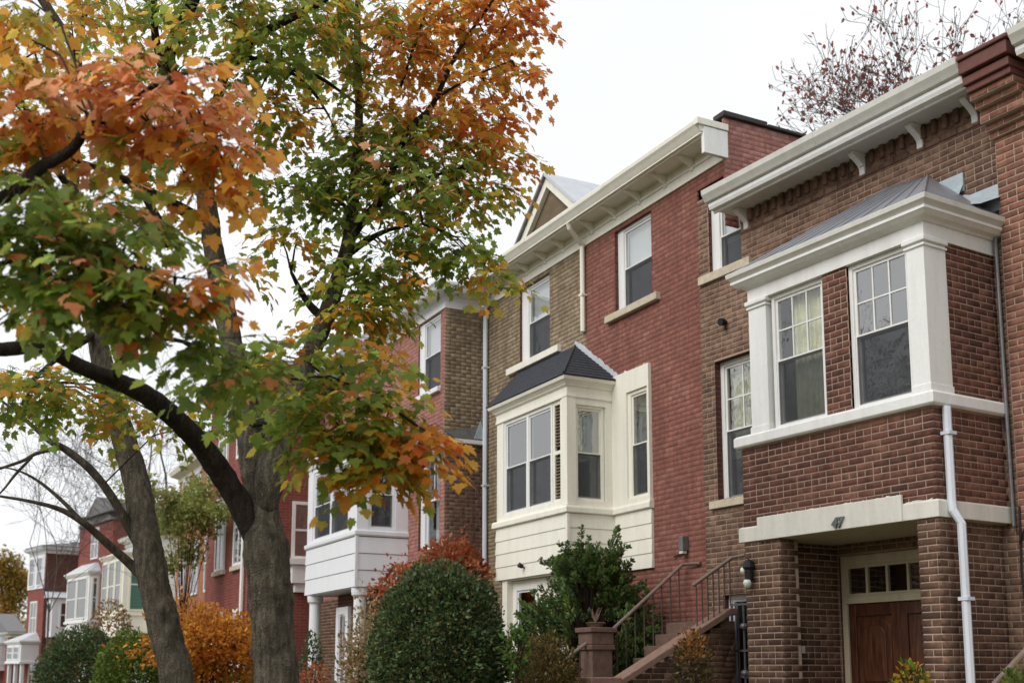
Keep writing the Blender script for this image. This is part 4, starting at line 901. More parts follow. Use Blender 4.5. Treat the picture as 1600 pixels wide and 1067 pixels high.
box('newel', 'brownstone', st, UD - .06, UD + .30, -2.36, -1.98, 0, 1.40, .01); nb = box('newel_cap', 'coping', st, UD - .10, UD + .34, -2.40, -1.94, 1.40, 1.50, .015)
# tall brownstone newel with its bands
nx, ny = UA - .1, -1.55
nb = box('newel', 'brownstone', st, nx - .165, nx + .165, ny - .165, ny + .165, 0, 1.93, .012)
for (z0, z1, e) in ((1.86, 1.93, .03), (1.93, 2.10, .015), (2.10, 2.17, .05)): MB().box(nx - .165 - e, nx + .165 + e, ny - .165 - e, ny + .165 + e, z0 + .001, z1).build('newel_band', 'brownstone', nb, bevel=.012)
def railing(name, pts, drop, n, mat='rail'):
    o = MB().tube(pts, .026, 8).build(name, mat, st)
    P = [np.array(p) for p in pts]
    for k in range(n):
        t = (k + .6) / n; a = P[0] + (P[1] - P[0]) * t; MB().tube([a, a - np.array([0, 0, drop])], .011, 5).build('baluster', 'iron', o)
railing('handrail', [(UA - .05, -1.33, 2.13), (UA - .05, .0 - .10, 3.10), (UA + .3, -.03, 3.10)], .95, 8)
railing('handrail', [(UA - .05, -2.75, 1.30), (UA - .05, -1.74, 1.95)], .9, 4)
railing('handrail', [(.50, -.62, 2.72), (.72, -.12, 3.10), (1.0, -.10, 3.12)], .62, 7)
q = GF.W(nx, ny, 2.171)
pt = thing('planter', 'small pale urn with dried stems on the brownstone newel', 'planter', tuple(q))
MB().lathe([(.08, 0), (.085, .015), (.12, .05), (.15, .065), (.13, .07), (.0, .06)], 0, 0, 16).build('bowl', 'coping', pt, smooth=False)
mb = MB()
for k in range(26):
    a = rng.uniform(0, 6.28); l = rng.uniform(.06, .2); mb.tube([(0, 0, .08), (.05 * math.cos(a), .05 * math.sin(a), .1 + l * .5), (.5 * l * math.cos(a + .4), .5 * l * math.sin(a + .4), .1 + l)], [.006, .004, .002], 4)
mb.build('dry_stems', 'coping', pt)
q = GF.W(nx - .35, ny - .3, 1.95); lamp = thing('garden_globe', 'small white globe lamp on a thin post behind the brownstone newel', 'lamp', (q[0], q[1], 0))
MB().lathe([(.0, 1.80), (.05, 1.82), (.072, 1.87), (.05, 1.925), (.0, 1.94)], 0, 0, 14).build('globe', 'bulb_white', lamp, smooth=True); MB().tube([(0, 0, 0), (0, 0, 1.81)], .012, 6).build('post', 'black', lamp)
# pipe handrail at the lower right corner
q0 = at(1545, 1078, 10.2); q1 = at(1612, 1006, 10.9); hr = thing('pipe_railing', 'grey pipe handrail in the lower right corner by the brown house', 'railing', (q0[0], q0[1], 0))
d1 = q1 - q0
MB().tube([(-d1[0] * .6, -d1[1] * .6, q0[2] - d1[2] * .6), (0, 0, q0[2]), (d1[0], d1[1], q1[2]), (d1[0] * 2.2, d1[1] * 2.2, q1[2] + d1[2] * 1.0)], .028, 8).build('rail', 'rail', hr)
MB().tube([(0, 0, 0), (0, 0, q0[2] - .02)], .02, 6).build('post', 'iron', hr); MB().tube([(d1[0] * 1.5, d1[1] * 1.5, 0), (d1[0] * 1.5, d1[1] * 1.5, q1[2] + .2)], .02, 6).build('post', 'iron', hr)

# ------------------------------------------------------------------ leaves
def smooth_path(pts, per=5):
    """Catmull-Rom through (x, y, z, r) rows"""
    P = np.asarray(pts, float); P = np.vstack([2 * P[0] - P[1], P, 2 * P[-1] - P[-2]]); out = []
    for i in range(1, len(P) - 2):
        for k in range(per):
            t = k / per; a, b, c, d = P[i - 1], P[i], P[i + 1], P[i + 2]
            out.append(.5 * (2 * b + (c - a) * t + (2 * a - 5 * b + 4 * c - d) * t * t + (3 * b - a - 3 * c + d) * t ** 3))
    out.append(P[-2]); return np.array(out)
HALF = [(.30, -.06), (.26, .10), (.54, .27), (.40, .38), (.48, .58), (.23, .56), (.20, .74)]
def maple_template(curl, fold):
    pts = [(0, 0)] + HALF + [(0, 1.0)] + [(-x, y) for x, y in HALF[::-1]]
    c = [(0, .30)] + pts; V = []
    for x, y in c:
        r2 = x * x + (y - .3) ** 2; V.append((x * (1 - .1 * fold), y, fold * abs(x) * .55 - curl * r2 * .6 + .03 * math.sin(9 * x + 5 * y)))
    n = len(pts); F = [(0, 1 + i, 1 + (i + 1) % n) for i in range(n)]
    return np.array(V), np.array(F)[:, ::-1].copy()
MAPLE = [maple_template(c, f) for c, f in ((.25, .15), (.6, .05), (.35, .4), (-.15, .2), (.8, .3))]
BLADE = (np.array([(-.16, 0, 0), (.16, 0, 0), (.30, .5, .06), (-.30, .5, .06), (0, 1, -.05)]), np.array([(0, 1, 2), (0, 2, 3), (3, 2, 4)]))
NEEDLE = (np.array([(-.10, 0, 0), (.10, 0, 0), (0, 1, 0)]), np.array([(0, 1, 2)]))
def unit(a): return a / np.maximum(1e-9, np.linalg.norm(a, axis=-1, keepdims=True))
def leaf_frames(tip, nrm):
    y = unit(tip); z = nrm - (nrm * y).sum(-1, keepdims=True) * y; z = unit(z); x = np.cross(y, z); return np.stack([x, y, z], -1)     # columns
def leaf_mesh(name, pos, tip, nrm, size, colour, templates):
    """one mesh of many leaves"""
    RM = leaf_frames(tip, nrm); kinds = np.arange(len(pos)) % len(templates); V, F, C, n = [], [], [], 0
    for k, (tv, tf) in enumerate(templates):
        s = kinds == k
        if not s.any(): continue
        v = np.einsum('nij,kj->nki', RM[s], tv) * size[s][:, None, None] + pos[s][:, None, :]
        m = len(tv); f = tf[None] + (np.arange(s.sum()) * m)[:, None, None] + n
        V.append(v.reshape(-1, 3)); F.append(f.reshape(-1, 3)); C.append(np.repeat(colour[s], len(tf), 0)); n += m * s.sum()
    return fast_mesh(name, np.concatenate(V), np.concatenate(F), colour=np.concatenate(C))
PAL = {'g': [lin(106, 136, 46), lin(124, 152, 54), lin(140, 162, 62), lin(108, 138, 60)], 'y': [lin(188, 174, 58), lin(206, 180, 62), lin(166, 166, 58)],
       'o': [lin(230, 152, 52), lin(234, 164, 64), lin(220, 136, 48), lin(224, 166, 62)], 'd': [lin(214, 114, 52), lin(204, 102, 50), lin(220, 128, 64)],
       's': [lin(232, 154, 106), lin(226, 138, 90), lin(234, 162, 118)], 'r': [lin(172, 72, 52), lin(154, 62, 50)], 'k': [lin(82, 112, 46), lin(92, 122, 52)]}
def pick_colours(mix, n):
    """mix: 'ggoy' - letters weigh the palette; neighbours on a spray share a hue"""
    out = np.empty((n, 3))
    for i in range(n):
        p = PAL[mix[int(rng.integers(len(mix)))]]; c = np.array(p[int(rng.integers(len(p)))]); out[i] = c * rng.uniform(.75, 1.2)
    return out

# ------------------------------------------------------------------ the two street maples
def pxpath(rows): return [(*at(px, py, Y), w / 2 / FPX * Y) for px, py, Y, w in rows]
class Tree:
    def __init__(s, name, label, base, cat='tree', group=None):
        s.root = thing(name, label, cat, (base[0], base[1], 0), 0, group); s.o = np.array([base[0], base[1], 0.]); s.skel = []
    def limb(s, rows, name='limb', mat='bark', sides=12, jit=.10, bumps=(), world=None, per=6, ridge=0.):
        P = smooth_path(world if world is not None else pxpath(rows), per)
        if name == 'trunk': P[:, 3] *= .89
        s.skel += [p for p in P[::max(1, per // 6)]]
        mb = MB(); mb.tube([tuple(p[:3]) for p in P], [max(.003, x) for x in P[:, 3]], sides, True, jit, bumps, ridge)
        mb.v = [tuple(np.array(v) - s.o) for v in mb.v]; return mb.build(name, mat, s.root, smooth=True)
b1 = at(430, 1067, 9.5); t1 = Tree('maple_tree', 'nearest maple with forked trunk and a dark limb arching to the left', b1, group='street maples'); T1 = t1
kn = [(Vector(at(446, 922, 9.29)), .085, .055), (Vector(at(440, 948, 9.27)), .05, .035), (Vector(at(446, 928, 9.22)), .022, -.05), (Vector(at(405, 872, 9.4)), .13, .04), (Vector(at(455, 850, 9.45)), .08, .03), (Vector(at(420, 985, 9.3)), .12, .015)]
bz = at(434, 1067, 9.5)
t1.limb(None, 'trunk', world=[(bz[0], 9.5, -.1, .27), (bz[0], 9.5, .25, .225), (bz[0] - .005, 9.5, .8, .205), (*at(431, 1067, 9.5), .200), (*at(427, 990, 9.5), .192), (*at(423, 930, 9.5), .198), (*at(417, 870, 9.5), .200), (*at(409, 800, 9.55), .172), (*at(403, 735, 9.6), .160), (*at(392, 670, 9.65), .140), (*at(376, 600, 9.7), .120), (*at(358, 520, 9.8), .112), (*at(345, 450, 9.9), .106), (*at(333, 385, 10), .100), (*at(325, 330, 10), .097), (*at(312, 250, 10), .09), (*at(285, 165, 9.9), .075), (*at(252, 95, 9.8), .062)], sides=44, jit=.09, bumps=kn, per=26, ridge=.075)
B_ = 'bark_dark'
t1.limb([(428, 905, 9.56, 24), (411, 862, 9.53, 40), (384, 803, 9.45, 40), (348, 742, 9.3, 37), (310, 690, 9.05, 35), (270, 650, 8.7, 33), (225, 615, 8.3, 31), (180, 595, 7.95, 28), (120, 570, 7.6, 26), (65, 543, 7.3, 24), (0, 546, 7.0, 22), (-70, 540, 6.7, 20), (-130, 440, 6.4, 20), (-70, 352, 6.1, 22), (20, 300, 6.0, 22), (60, 265, 6.0, 20), (110, 235, 6.0, 17), (140, 200, 6.0, 15), (190, 172, 6.0, 13), (232, 140, 6.0, 9), (270, 120, 6.0, 5)], mat=B_, sides=28, per=16, ridge=.05)
t1.limb([(412, 800, 9.5, 40), (425, 735, 9.5, 52), (440, 670, 9.6, 44), (462, 610, 9.7, 37), (487, 550, 9.8, 32), (512, 490, 9.9, 30), (530, 430, 10, 25), (546, 370, 10, 22), (555, 280, 10.1, 18), (561, 180, 10.2, 14), (558, 80, 10.3, 12), (560, -40, 10.4, 9)])
for rows in ([(508, 500, 9.9, 16), (485, 478, 9.9, 12), (470, 455, 9.9, 9), (455, 425, 9.8, 5)], [(540, 400, 10, 14), (575, 375, 10, 11), (612, 358, 10, 7), (660, 350, 10, 4)], [(545, 372, 10, 18), (575, 335, 10.1, 15), (605, 308, 10.2, 12), (650, 285, 10.2, 7), (720, 262, 10.2, 4)],
             [(590, 322, 10.1, 13), (620, 250, 10.2, 12), (640, 200, 10.2, 10), (676, 164, 10.3, 9), (715, 82, 10.3, 7), (778, -10, 10.4, 5)], [(632, 212, 10.2, 8), (660, 190, 10.2, 10), (682, 155, 10.3, 6), (740, 120, 10.3, 4), (800, 95, 10.4, 2)], [(625, 140, 10.3, 5), (648, 70, 10.3, 5), (668, 10, 10.3, 4)],
             [(330, 215, 10, 22), (345, 135, 9.9, 18), (365, 92, 9.8, 18), (398, 62, 9.7, 17), (435, 38, 9.6, 15), (475, 18, 9.5, 13), (530, -15, 9.4, 10)], [(350, 120, 9.8, 9), (385, 92, 9.7, 8), (440, 105, 9.7, 7), (485, 140, 9.8, 6), (510, 175, 9.8, 4), (522, 200, 9.8, 2)], [(440, 105, 9.7, 6), (495, 120, 9.9, 6), (530, 142, 10.1, 5), (556, 162, 10.2, 4)],
             [(285, 165, 9.9, 26), (262, 95, 9.8, 26), (278, 55, 9.7, 22), (308, -10, 9.6, 18)], [(255, 100, 9.8, 16), (243, 60, 9.8, 14), (240, -15, 9.8, 12)], [(322, 350, 10, 22), (275, 322, 9.8, 20), (215, 290, 9.4, 14), (150, 262, 9.0, 10), (100, 245, 8.6, 6)], [(262, 385, 9.6, 12), (245, 340, 9.6, 15), (222, 300, 9.5, 12), (205, 262, 9.4, 7)],
             [(375, 600, 9.7, 22), (420, 590, 9.2, 14), (470, 590, 8.5, 10), (540, 600, 7.9, 8), (600, 630, 7.5, 6), (660, 670, 7.4, 4), (705, 690, 7.4, 2)], [(392, 660, 9.6, 16), (450, 660, 8.8, 10), (520, 690, 7.9, 7), (580, 740, 7.5, 4), (600, 775, 7.4, 2)],
             [(-110, 420, 6.3, 14), (-30, 420, 5.9, 12), (50, 400, 5.8, 9), (150, 400, 5.8, 7), (260, 430, 5.8, 4), (330, 440, 5.8, 3)], [(180, 595, 7.9, 14), (190, 560, 7.3, 10), (250, 530, 6.8, 8), (320, 545, 6.6, 5), (400, 580, 6.5, 3)]):
    t1.limb(rows, mat=B_, sides=8)
b2 = at(285, 1067, 11.5); t2 = Tree('maple_tree', 'leaning maple behind, its bare lower branches reaching left', b2, group='street maples')
bz = at(283, 1067, 11.5)
t2.limb(None, 'trunk', world=[(bz[0] + .1, 11.5, -.1, .27), (bz[0] + .07, 11.5, .3, .225), (bz[0] + .03, 11.5, .9, .205), (*at(278, 1067, 11.5), .182), (*at(258, 985, 11.5), .176), (*at(240, 905, 11.5), .172), (*at(226, 830, 11.5), .156), (*at(212, 750, 11.6), .146), (*at(195, 690, 11.6), .136), (*at(172, 615, 11.7), .128), (*at(150, 520, 11.8), .115), (*at(126, 420, 11.9), .10), (*at(112, 310, 12), .09), (*at(116, 180, 12), .078), (*at(118, 85, 11.9), .066), (*at(92, 40, 11.8), .06), (*at(58, -12, 11.7), .055)], sides=40, jit=.09, per=24, ridge=.075,
        bumps=[(Vector(at(213, 885, 11.3)), .09, .04), (Vector(at(262, 950, 11.35)), .08, .03), (Vector(at(235, 790, 11.4)), .05, .02)])
for rows in ([(225, 905, 11.52, 18), (203, 880, 11.45, 19), (171, 852, 11.3, 17), (131, 817, 11.1, 13), (92, 795, 11, 10), (42, 782, 10.9, 7), (-20, 772, 10.8, 4)], [(131, 818, 11.1, 9), (100, 785, 11, 8), (62, 753, 10.9, 6), (28, 735, 10.8, 4), (-10, 728, 10.8, 2)], [(222, 862, 11.55, 18), (205, 830, 11.48, 21), (172, 772, 11.3, 18), (140, 732, 11.2, 17), (102, 702, 11.1, 15), (82, 692, 11, 13), (56, 670, 11, 10), (30, 648, 10.9, 7), (-15, 612, 10.8, 4)],
             [(96, 699, 11.05, 9), (58, 708, 10.9, 8), (35, 720, 10.9, 7), (-10, 735, 10.8, 5)], [(50, 714, 10.9, 6), (25, 740, 10.9, 6), (5, 765, 10.8, 4), (-20, 790, 10.8, 2)], [(190, 690, 11.6, 16), (178, 668, 11.5, 9), (160, 640, 11.4, 6), (120, 610, 11.2, 4)], [(150, 520, 11.8, 14), (90, 560, 11, 9), (40, 600, 10, 6), (-10, 610, 9.5, 3)], [(118, 90, 11.9, 12), (128, 40, 11.8, 12), (140, -10, 11.7, 9)], [(112, 300, 12, 12), (60, 220, 11, 9), (20, 120, 10.4, 6), (-10, 60, 10.2, 4)]):
    t2.limb([(a_, b_, c_, d_ * (.78 if rows[0][1] > 600 else 1)) for a_, b_, c_, d_ in rows], mat='bark' if rows[0][1] > 600 else B_, sides=8)
# clusters of sprays: px, py, half width, half height, distance, sprays, hues
CL1 = [(640, 205, 55, 30, 10.2, 6, 'ggyg'), (45, 60, 60, 60, 6.6, 14, 'ooyyd'), (25, 165, 60, 70, 6.2, 15, 'ooyyd'), (160, 135, 75, 25, 6.4, 9, 'oodds'), (120, 165, 90, 30, 6.0, 10, 'osds'), (250, 130, 90, 35, 6.0, 20, 'sodoss'), (300, 185, 70, 45, 6.0, 15, 'ossdo'), (350, 255, 30, 40, 6.0, 7, 'oood'), (300, 290, 30, 25, 6.1, 4, 'oody'), (245, 210, 70, 35, 6.2, 10, 'yyogo'), (90, 190, 45, 35, 6.1, 8, 'ood'),
       (360, 120, 22, 22, 6.3, 4, 'oos'), (50, 255, 75, 40, 6.2, 13, 'gggys'), (40, 330, 70, 50, 5.7, 20, 'ggggk'), (130, 320, 80, 45, 5.9, 16, 'gggggs'), (205, 365, 60, 30, 5.8, 10, 'gggyg'), (110, 390, 100, 40, 5.7, 22, 'gggkgs'), (60, 430, 90, 40, 5.7, 16, 'gggkg'), (180, 440, 90, 34, 5.7, 15, 'ggggs'), (290, 430, 70, 22, 5.8, 9, 'sosg'), (335, 460, 30, 16, 5.8, 4, 'sod'), (270, 470, 60, 20, 5.9, 7, 'gggy'), (240, 475, 75, 24, 5.9, 11, 'gggky'), (130, 462, 90, 22, 6.0, 11, 'ggkgy'),
       (30, 468, 50, 18, 6.4, 6, 'gygo'), (320, 525, 55, 22, 6.4, 9, 'gggk'), (375, 575, 50, 26, 6.5, 9, 'ggggs'), (335, 590, 40, 18, 7.0, 4, 'ggk'),
       (350, 30, 70, 40, 9.4, 12, 'ggyyo'), (440, 75, 70, 40, 9.5, 15, 'ggggy'), (470, 30, 60, 30, 9.5, 10, 'ggyo'), (200, 30, 60, 40, 9.6, 9, 'gyyo'), (290, 100, 50, 40, 9.6, 7, 'ggy'), (430, 150, 50, 40, 9.6, 8, 'gyog'), (400, 230, 40, 45, 9.6, 8, 'gggg'), (430, 290, 50, 35, 9.7, 8, 'ggyg'), (470, 180, 30, 28, 9.7, 5, 'oyo'), (395, 170, 28, 40, 9.6, 4, 'goy'),
       (520, 60, 50, 50, 10, 12, 'gyggo'), (590, 40, 60, 40, 10.3, 13, 'yggoy'), (570, 130, 50, 40, 10.2, 10, 'ggyyo'), (640, 90, 55, 50, 10.3, 14, 'ooods'), (700, 40, 55, 45, 10.4, 12, 'oooyd'), (755, 50, 45, 50, 10.5, 11, 'oodoy'), (800, 30, 35, 30, 10.6, 7, 'odrd'), (720, 120, 60, 40, 10.4, 14, 'ooyo'), (640, 170, 50, 40, 10.3, 11, 'oooys'), (700, 195, 60, 35, 10.3, 13, 'oooyd'), (775, 175, 40, 35, 10.5, 10, 'odod'), (780, 235, 38, 28, 10.5, 9, 'ooyd'), (755, 285, 40, 25, 10.4, 8, 'oyog'),
       (570, 215, 45, 35, 10.2, 10, 'ggyg'), (530, 250, 40, 40, 10.1, 10, 'gggy'), (620, 240, 60, 35, 10, 14, 'ggggs'), (690, 250, 60, 35, 10.2, 13, 'ggggy'), (650, 290, 60, 30, 9.8, 12, 'gsgyg'), (560, 300, 50, 30, 10, 10, 'gggk'), (720, 310, 40, 25, 10.2, 7, 'ggy'), (500, 320, 40, 40, 10, 9, 'gggy'), (640, 340, 50, 25, 9.8, 7, 'ggyo'), (680, 370, 50, 25, 9.9, 9, 'gggk'), (730, 395, 40, 22, 9.9, 8, 'gggy'), (768, 425, 24, 28, 9.9, 6, 'yygo'), (600, 395, 40, 18, 9.9, 5, 'ggk'), (620, 420, 45, 25, 9.8, 7, 'goy'), (555, 435, 60, 32, 9.8, 13, 'gggy'), (570, 475, 35, 20, 9.7, 6, 'oygg'), (600, 470, 30, 24, 9.7, 5, 'gyg'), (465, 370, 30, 22, 9.8, 3, 'gyo'), (440, 375, 36, 22, 9.7, 3, 'gyog'), (550, 490, 30, 14, 9.6, 4, 'ooy'), (380, 420, 24, 20, 9.6, 2, 'goy'),
       (440, 555, 60, 28, 7.8, 9, 'ggggy'), (520, 540, 65, 20, 7.7, 8, 'oyogg'), (590, 560, 40, 26, 7.7, 8, 'oygg'), (480, 590, 70, 35, 7.6, 16, 'ggggy'), (560, 610, 65, 35, 7.5, 15, 'gggyog'), (615, 640, 45, 32, 7.5, 10, 'yogggg'), (520, 650, 70, 35, 7.5, 15, 'gggggy'), (600, 670, 50, 26, 7.5, 10, 'goyg'), (655, 672, 36, 20, 7.4, 9, 'oodo'), (650, 700, 34, 20, 7.4, 8, 'oyod'), (560, 688, 55, 24, 7.4, 10, 'gggyg'), (505, 672, 36, 22, 7.5, 6, 'gggy'), (588, 735, 30, 18, 7.4, 7, 'yyog'), (618, 718, 24, 16, 7.4, 4, 'yoo'), (555, 715, 24, 14, 7.4, 4, 'gyo'), (420, 600, 36, 26, 8.2, 5, 'gggk'), (475, 695, 20, 14, 7.6, 3, 'ygo')]
CL1 += [(40, -5, 60, 30, 6.8, 8, 'ooyo'), (110, 15, 50, 30, 8.5, 7, 'oyog'), (190, -10, 60, 30, 9.6, 7, 'gyyg'), (270, 20, 40, 35, 9.7, 5, 'ggyg'), (330, -10, 50, 25, 9.6, 7, 'gygo'), (400, 10, 50, 30, 9.6, 8, 'gggy'), (480, -10, 60, 25, 9.8, 9, 'gygo'), (560, -5, 50, 25, 10.2, 8, 'yygo'), (640, 10, 50, 35, 10.3, 9, 'oyoo'), (700, -10, 50, 25, 10.4, 8, 'ooyd'), (770, -5, 45, 25, 10.5, 8, 'oodo'), (820, 15, 26, 22, 10.6, 5, 'odr'), (805, 110, 26, 34, 10.5, 5, 'odod')]
CL2 = [(40, 585, 50, 22, 9.4, 8, 'yyog'), (50, 605, 55, 24, 9.6, 8, 'gyggg'), (120, 595, 60, 26, 9.6, 9, 'gogg'), (110, 630, 50, 18, 9.8, 6, 'gggy'), (190, 625, 50, 20, 9.8, 7, 'yyog'), (205, 645, 28, 12, 10, 3, 'yyo'), (20, 635, 28, 14, 9.8, 3, 'ggy'), (130, 60, 60, 50, 10.6, 10, 'ooyg'), (70, 130, 60, 50, 10.6, 8, 'oyg'), (180, 110, 45, 40, 10.8, 7, 'oyg'), (180, 230, 60, 45, 10.8, 8, 'gyo'), (270, 260, 40, 40, 10.8, 6, 'gyy'), (60, 190, 50, 40, 10.6, 6, 'ooy'), (150, 330, 50, 40, 11, 6, 'ggy'), (250, 340, 40, 30, 11, 4, 'ggy'), (300, 350, 30, 25, 11, 3, 'gy'), (270, 660, 30, 20, 10.4, 4, 'ggy'), (320, 660, 40, 22, 10.4, 4, 'ggk')]
def foliage(tree, clusters, size0, size1, singles=300, name='leaf'):
    S = np.array(tree.skel)[:, :3]; pos, tip, nrm, size, col = [], [], [], [], []; tw = MB(); up = np.array([0, 0, 1.])
    for (px, py, hw, hh, Y, ns, mix) in clusters:
        c = at(px, py, Y); rw, rh = hw / FPX * Y, hh / FPX * Y; rd = max(rw, rh) * .9
        # a twig from the nearest limb
        d = np.linalg.norm(S - c, axis=1) + np.where(S[:, 2] > c[2] + .5, .25, 0); j = int(np.argmin(d)); a = S[j]; m = (a + c) / 2 + np.array([0, 0, .12 * np.linalg.norm(c - a)])
        if np.linalg.norm(c - a) < 2.2: tw.tube([a, m, c], [.011, .008, .005], 4)
        for k in range(int(ns * (2.8 if Y > 8.5 else 1.5))):
            q = rng.uniform(-1, 1, 3); q = q / max(1, np.linalg.norm(q)); p = c + np.array([q[0] * rw, q[1] * rd, q[2] * rh])
            dr = np.array([rng.normal(q[0] * .8, .5), rng.normal(q[1] * .5 - .25, .5), rng.normal(-.35, .25)]); dr /= np.linalg.norm(dr); L = rng.uniform(.18, .42) * min(1, Y / 8.5); hue = mix[int(rng.integers(len(mix)))]
            sub = hue * 4 + mix; side = np.cross(dr, up); side /= max(.2, np.linalg.norm(side)); n0 = np.cross(side, dr)
            e = p + dr * L + np.array([0, 0, -.06]); tw.tube([c * .35 + p * .65, p, p + dr * L * .6], [.0035, .0025, .0015], 3, cap=False)
            nl = int(rng.integers(5, 9))
            for i in range(nl):
                t = (i // 2 + .6) / (nl / 2); sg = 1 if i % 2 else -1; pp = p + dr * L * min(1, t) + np.array([0, 0, -.06 * t * t])
                ld = dr * rng.uniform(.35, .9) + side * sg * rng.uniform(.3, 1.1) + np.array([0, 0, -rng.uniform(.1, .75)])
                if t >= 1: ld = dr + side * sg * .25 + np.array([0, 0, -.4])
                ld /= np.linalg.norm(ld); pet = rng.uniform(.03, .07); pos.append(pp + ld * pet); tip.append(ld)
                nn = n0 + rng.normal(0, .32, 3); nrm.append(nn); s_ = rng.uniform(size0, size1) * (.95 if Y > 8.5 else 1); size.append(s_)
                col.append(pick_colours(sub, 1)[0]); 
                if Y < 7: tw.tube([pp, pp + ld * pet], .0016, 3, cap=False)
    pos, tip, nrm, size, col = map(np.array, (pos, tip, nrm, size, col))
    px, py, dep = proj(pos); score = np.where((px > 0) & (px < 1600) & (py > 0) & (py < 1067), size / dep, 0); order = np.argsort(-score)
    # of the leaves that show largest, those facing the camera come first
    one, rest = order[:singles], order[singles:]
    tw.v = [tuple(np.array(v) - tree.o) for v in tw.v]; tw.build('twigs', 'twig', tree.root, stuff=True)
    o = link_mesh('foliage', leaf_mesh('foliage', pos[rest] - tree.o, tip[rest], nrm[rest], size[rest], col[rest], MAPLE), 'leaf', tree.root, stuff=True)
    lib = {}; RM = leaf_frames(tip, nrm)
    pals = [(h_, c) for h_ in 'gyods' for c in PAL[h_]]; pc = np.array([c for _, c in pals])
    for i in one:
        k = int(np.argmin(((pc - col[i]) ** 2).sum(1))); key = (k, int(i) % len(MAPLE))
        if key not in lib:
            tv, tf = MAPLE[key[1]]; me = fast_mesh('leaf', tv, tf, colour=np.repeat(pc[k][None], len(tf), 0)); me.materials.append(M['leaf']); lib[key] = me
        ob = bpy.data.objects.new(name, lib[key]); COL.objects.link(ob); ob.parent = tree.root
        ob.matrix_local = Matrix.Translation(pos[i] - tree.o) @ Matrix(RM[i].tolist()).to_4x4() @ Matrix.Scale(float(size[i]), 4)
    return len(pos)
n1 = foliage(t1, CL1, .068, .112); n2 = foliage(t2, CL2, .066, .10)
print('leaves', n1, n2)

# ------------------------------------------------------------------ shrubs and farther trees
def shrub(name, label, cat, c, rx, ry, z0, z1, n, size, cols, template=BLADE, lump=.18, stems=6, up=.2, shell=.45, group=None, boxy=1.0, seed=0, stem_mat='twig', mat='shrub_leaf', top=None):
    root = thing(name, label, cat, (c[0], c[1], 0), 0, group); rg = np.random.default_rng(seed + 5)
    d = unit(rg.normal(0, 1, (n, 3))); rad = 1 - shell * rg.random(n) ** 1.6
    d2 = np.sign(d) * np.abs(d) ** boxy; d2 = d2 / np.maximum(1e-6, np.abs(d2).max(1, keepdims=True)) * (np.abs(d).max(1, keepdims=True)) if boxy < 1 else d
    lumps = np.array([noise.noise(Vector(v * 2.3 + seed)) + .5 * noise.noise(Vector(v * 5.5 + seed)) for v in d]); rr = rad * (1 + lump * lumps); rr = np.where(rg.random(n) < .035, np.maximum(rr, 1 + lump * lumps) * (1 + .09 * rg.random(n)), rr)
    cz, hz = (z0 + z1) / 2, (z1 - z0) / 2
    pos = np.stack([d2[:, 0] * rr * rx, d2[:, 1] * rr * ry, cz + d2[:, 2] * rr * hz], 1)
    tip = unit(d + rg.normal(0, .6, (n, 3)) + np.array([0, 0, up])); nrm = unit(d * .8 + rg.normal(0, .6, (n, 3)) + np.array([0, 0, .5]))
    ci = rg.integers(0, len(cols), n); tone = np.array([noise.noise(Vector(v * 3.1 + 7 + seed)) for v in d]); col = np.array(cols)[ci] * (rg.uniform(.7, 1.25, n) * (1 + .35 * tone))[:, None]
    if top is not None: s_ = d[:, 2] + rg.normal(0, .2, n) > .68; col[s_] = np.array(top) * rg.uniform(.8, 1.2, s_.sum())[:, None]
    link_mesh('foliage', leaf_mesh('foliage', pos, tip, nrm, size * rg.uniform(.6, 1.2, n), col, [template]), mat, root, stuff=True)
    if stems:
        for k in range(stems):
            a = rg.uniform(0, 6.28); q = rg.uniform(.3, .75); MB().tube([(.06 * math.cos(a), .06 * math.sin(a), 0), (q * rx * .4 * math.cos(a), q * ry * .4 * math.sin(a), max(.25, z0 + .4 * hz)), (q * rx * math.cos(a + .3), q * ry * math.sin(a + .3), cz + hz * .4)], [.03, .02, .008], 6).build('stem', stem_mat, root)
    return root
gw = lambda u, v: GF.W(u, v)
KG = [lin(58, 82, 52), lin(70, 98, 58), lin(84, 112, 66), lin(50, 72, 48)]
shrub('round_shrub', 'large rounded dark green shrub in front of the tan house', 'shrub', gw(-2.62, -3.0), 1.02, .98, .15, 3.12, 42000, .066, KG, lump=.15, stems=7, shell=.30, seed=1)
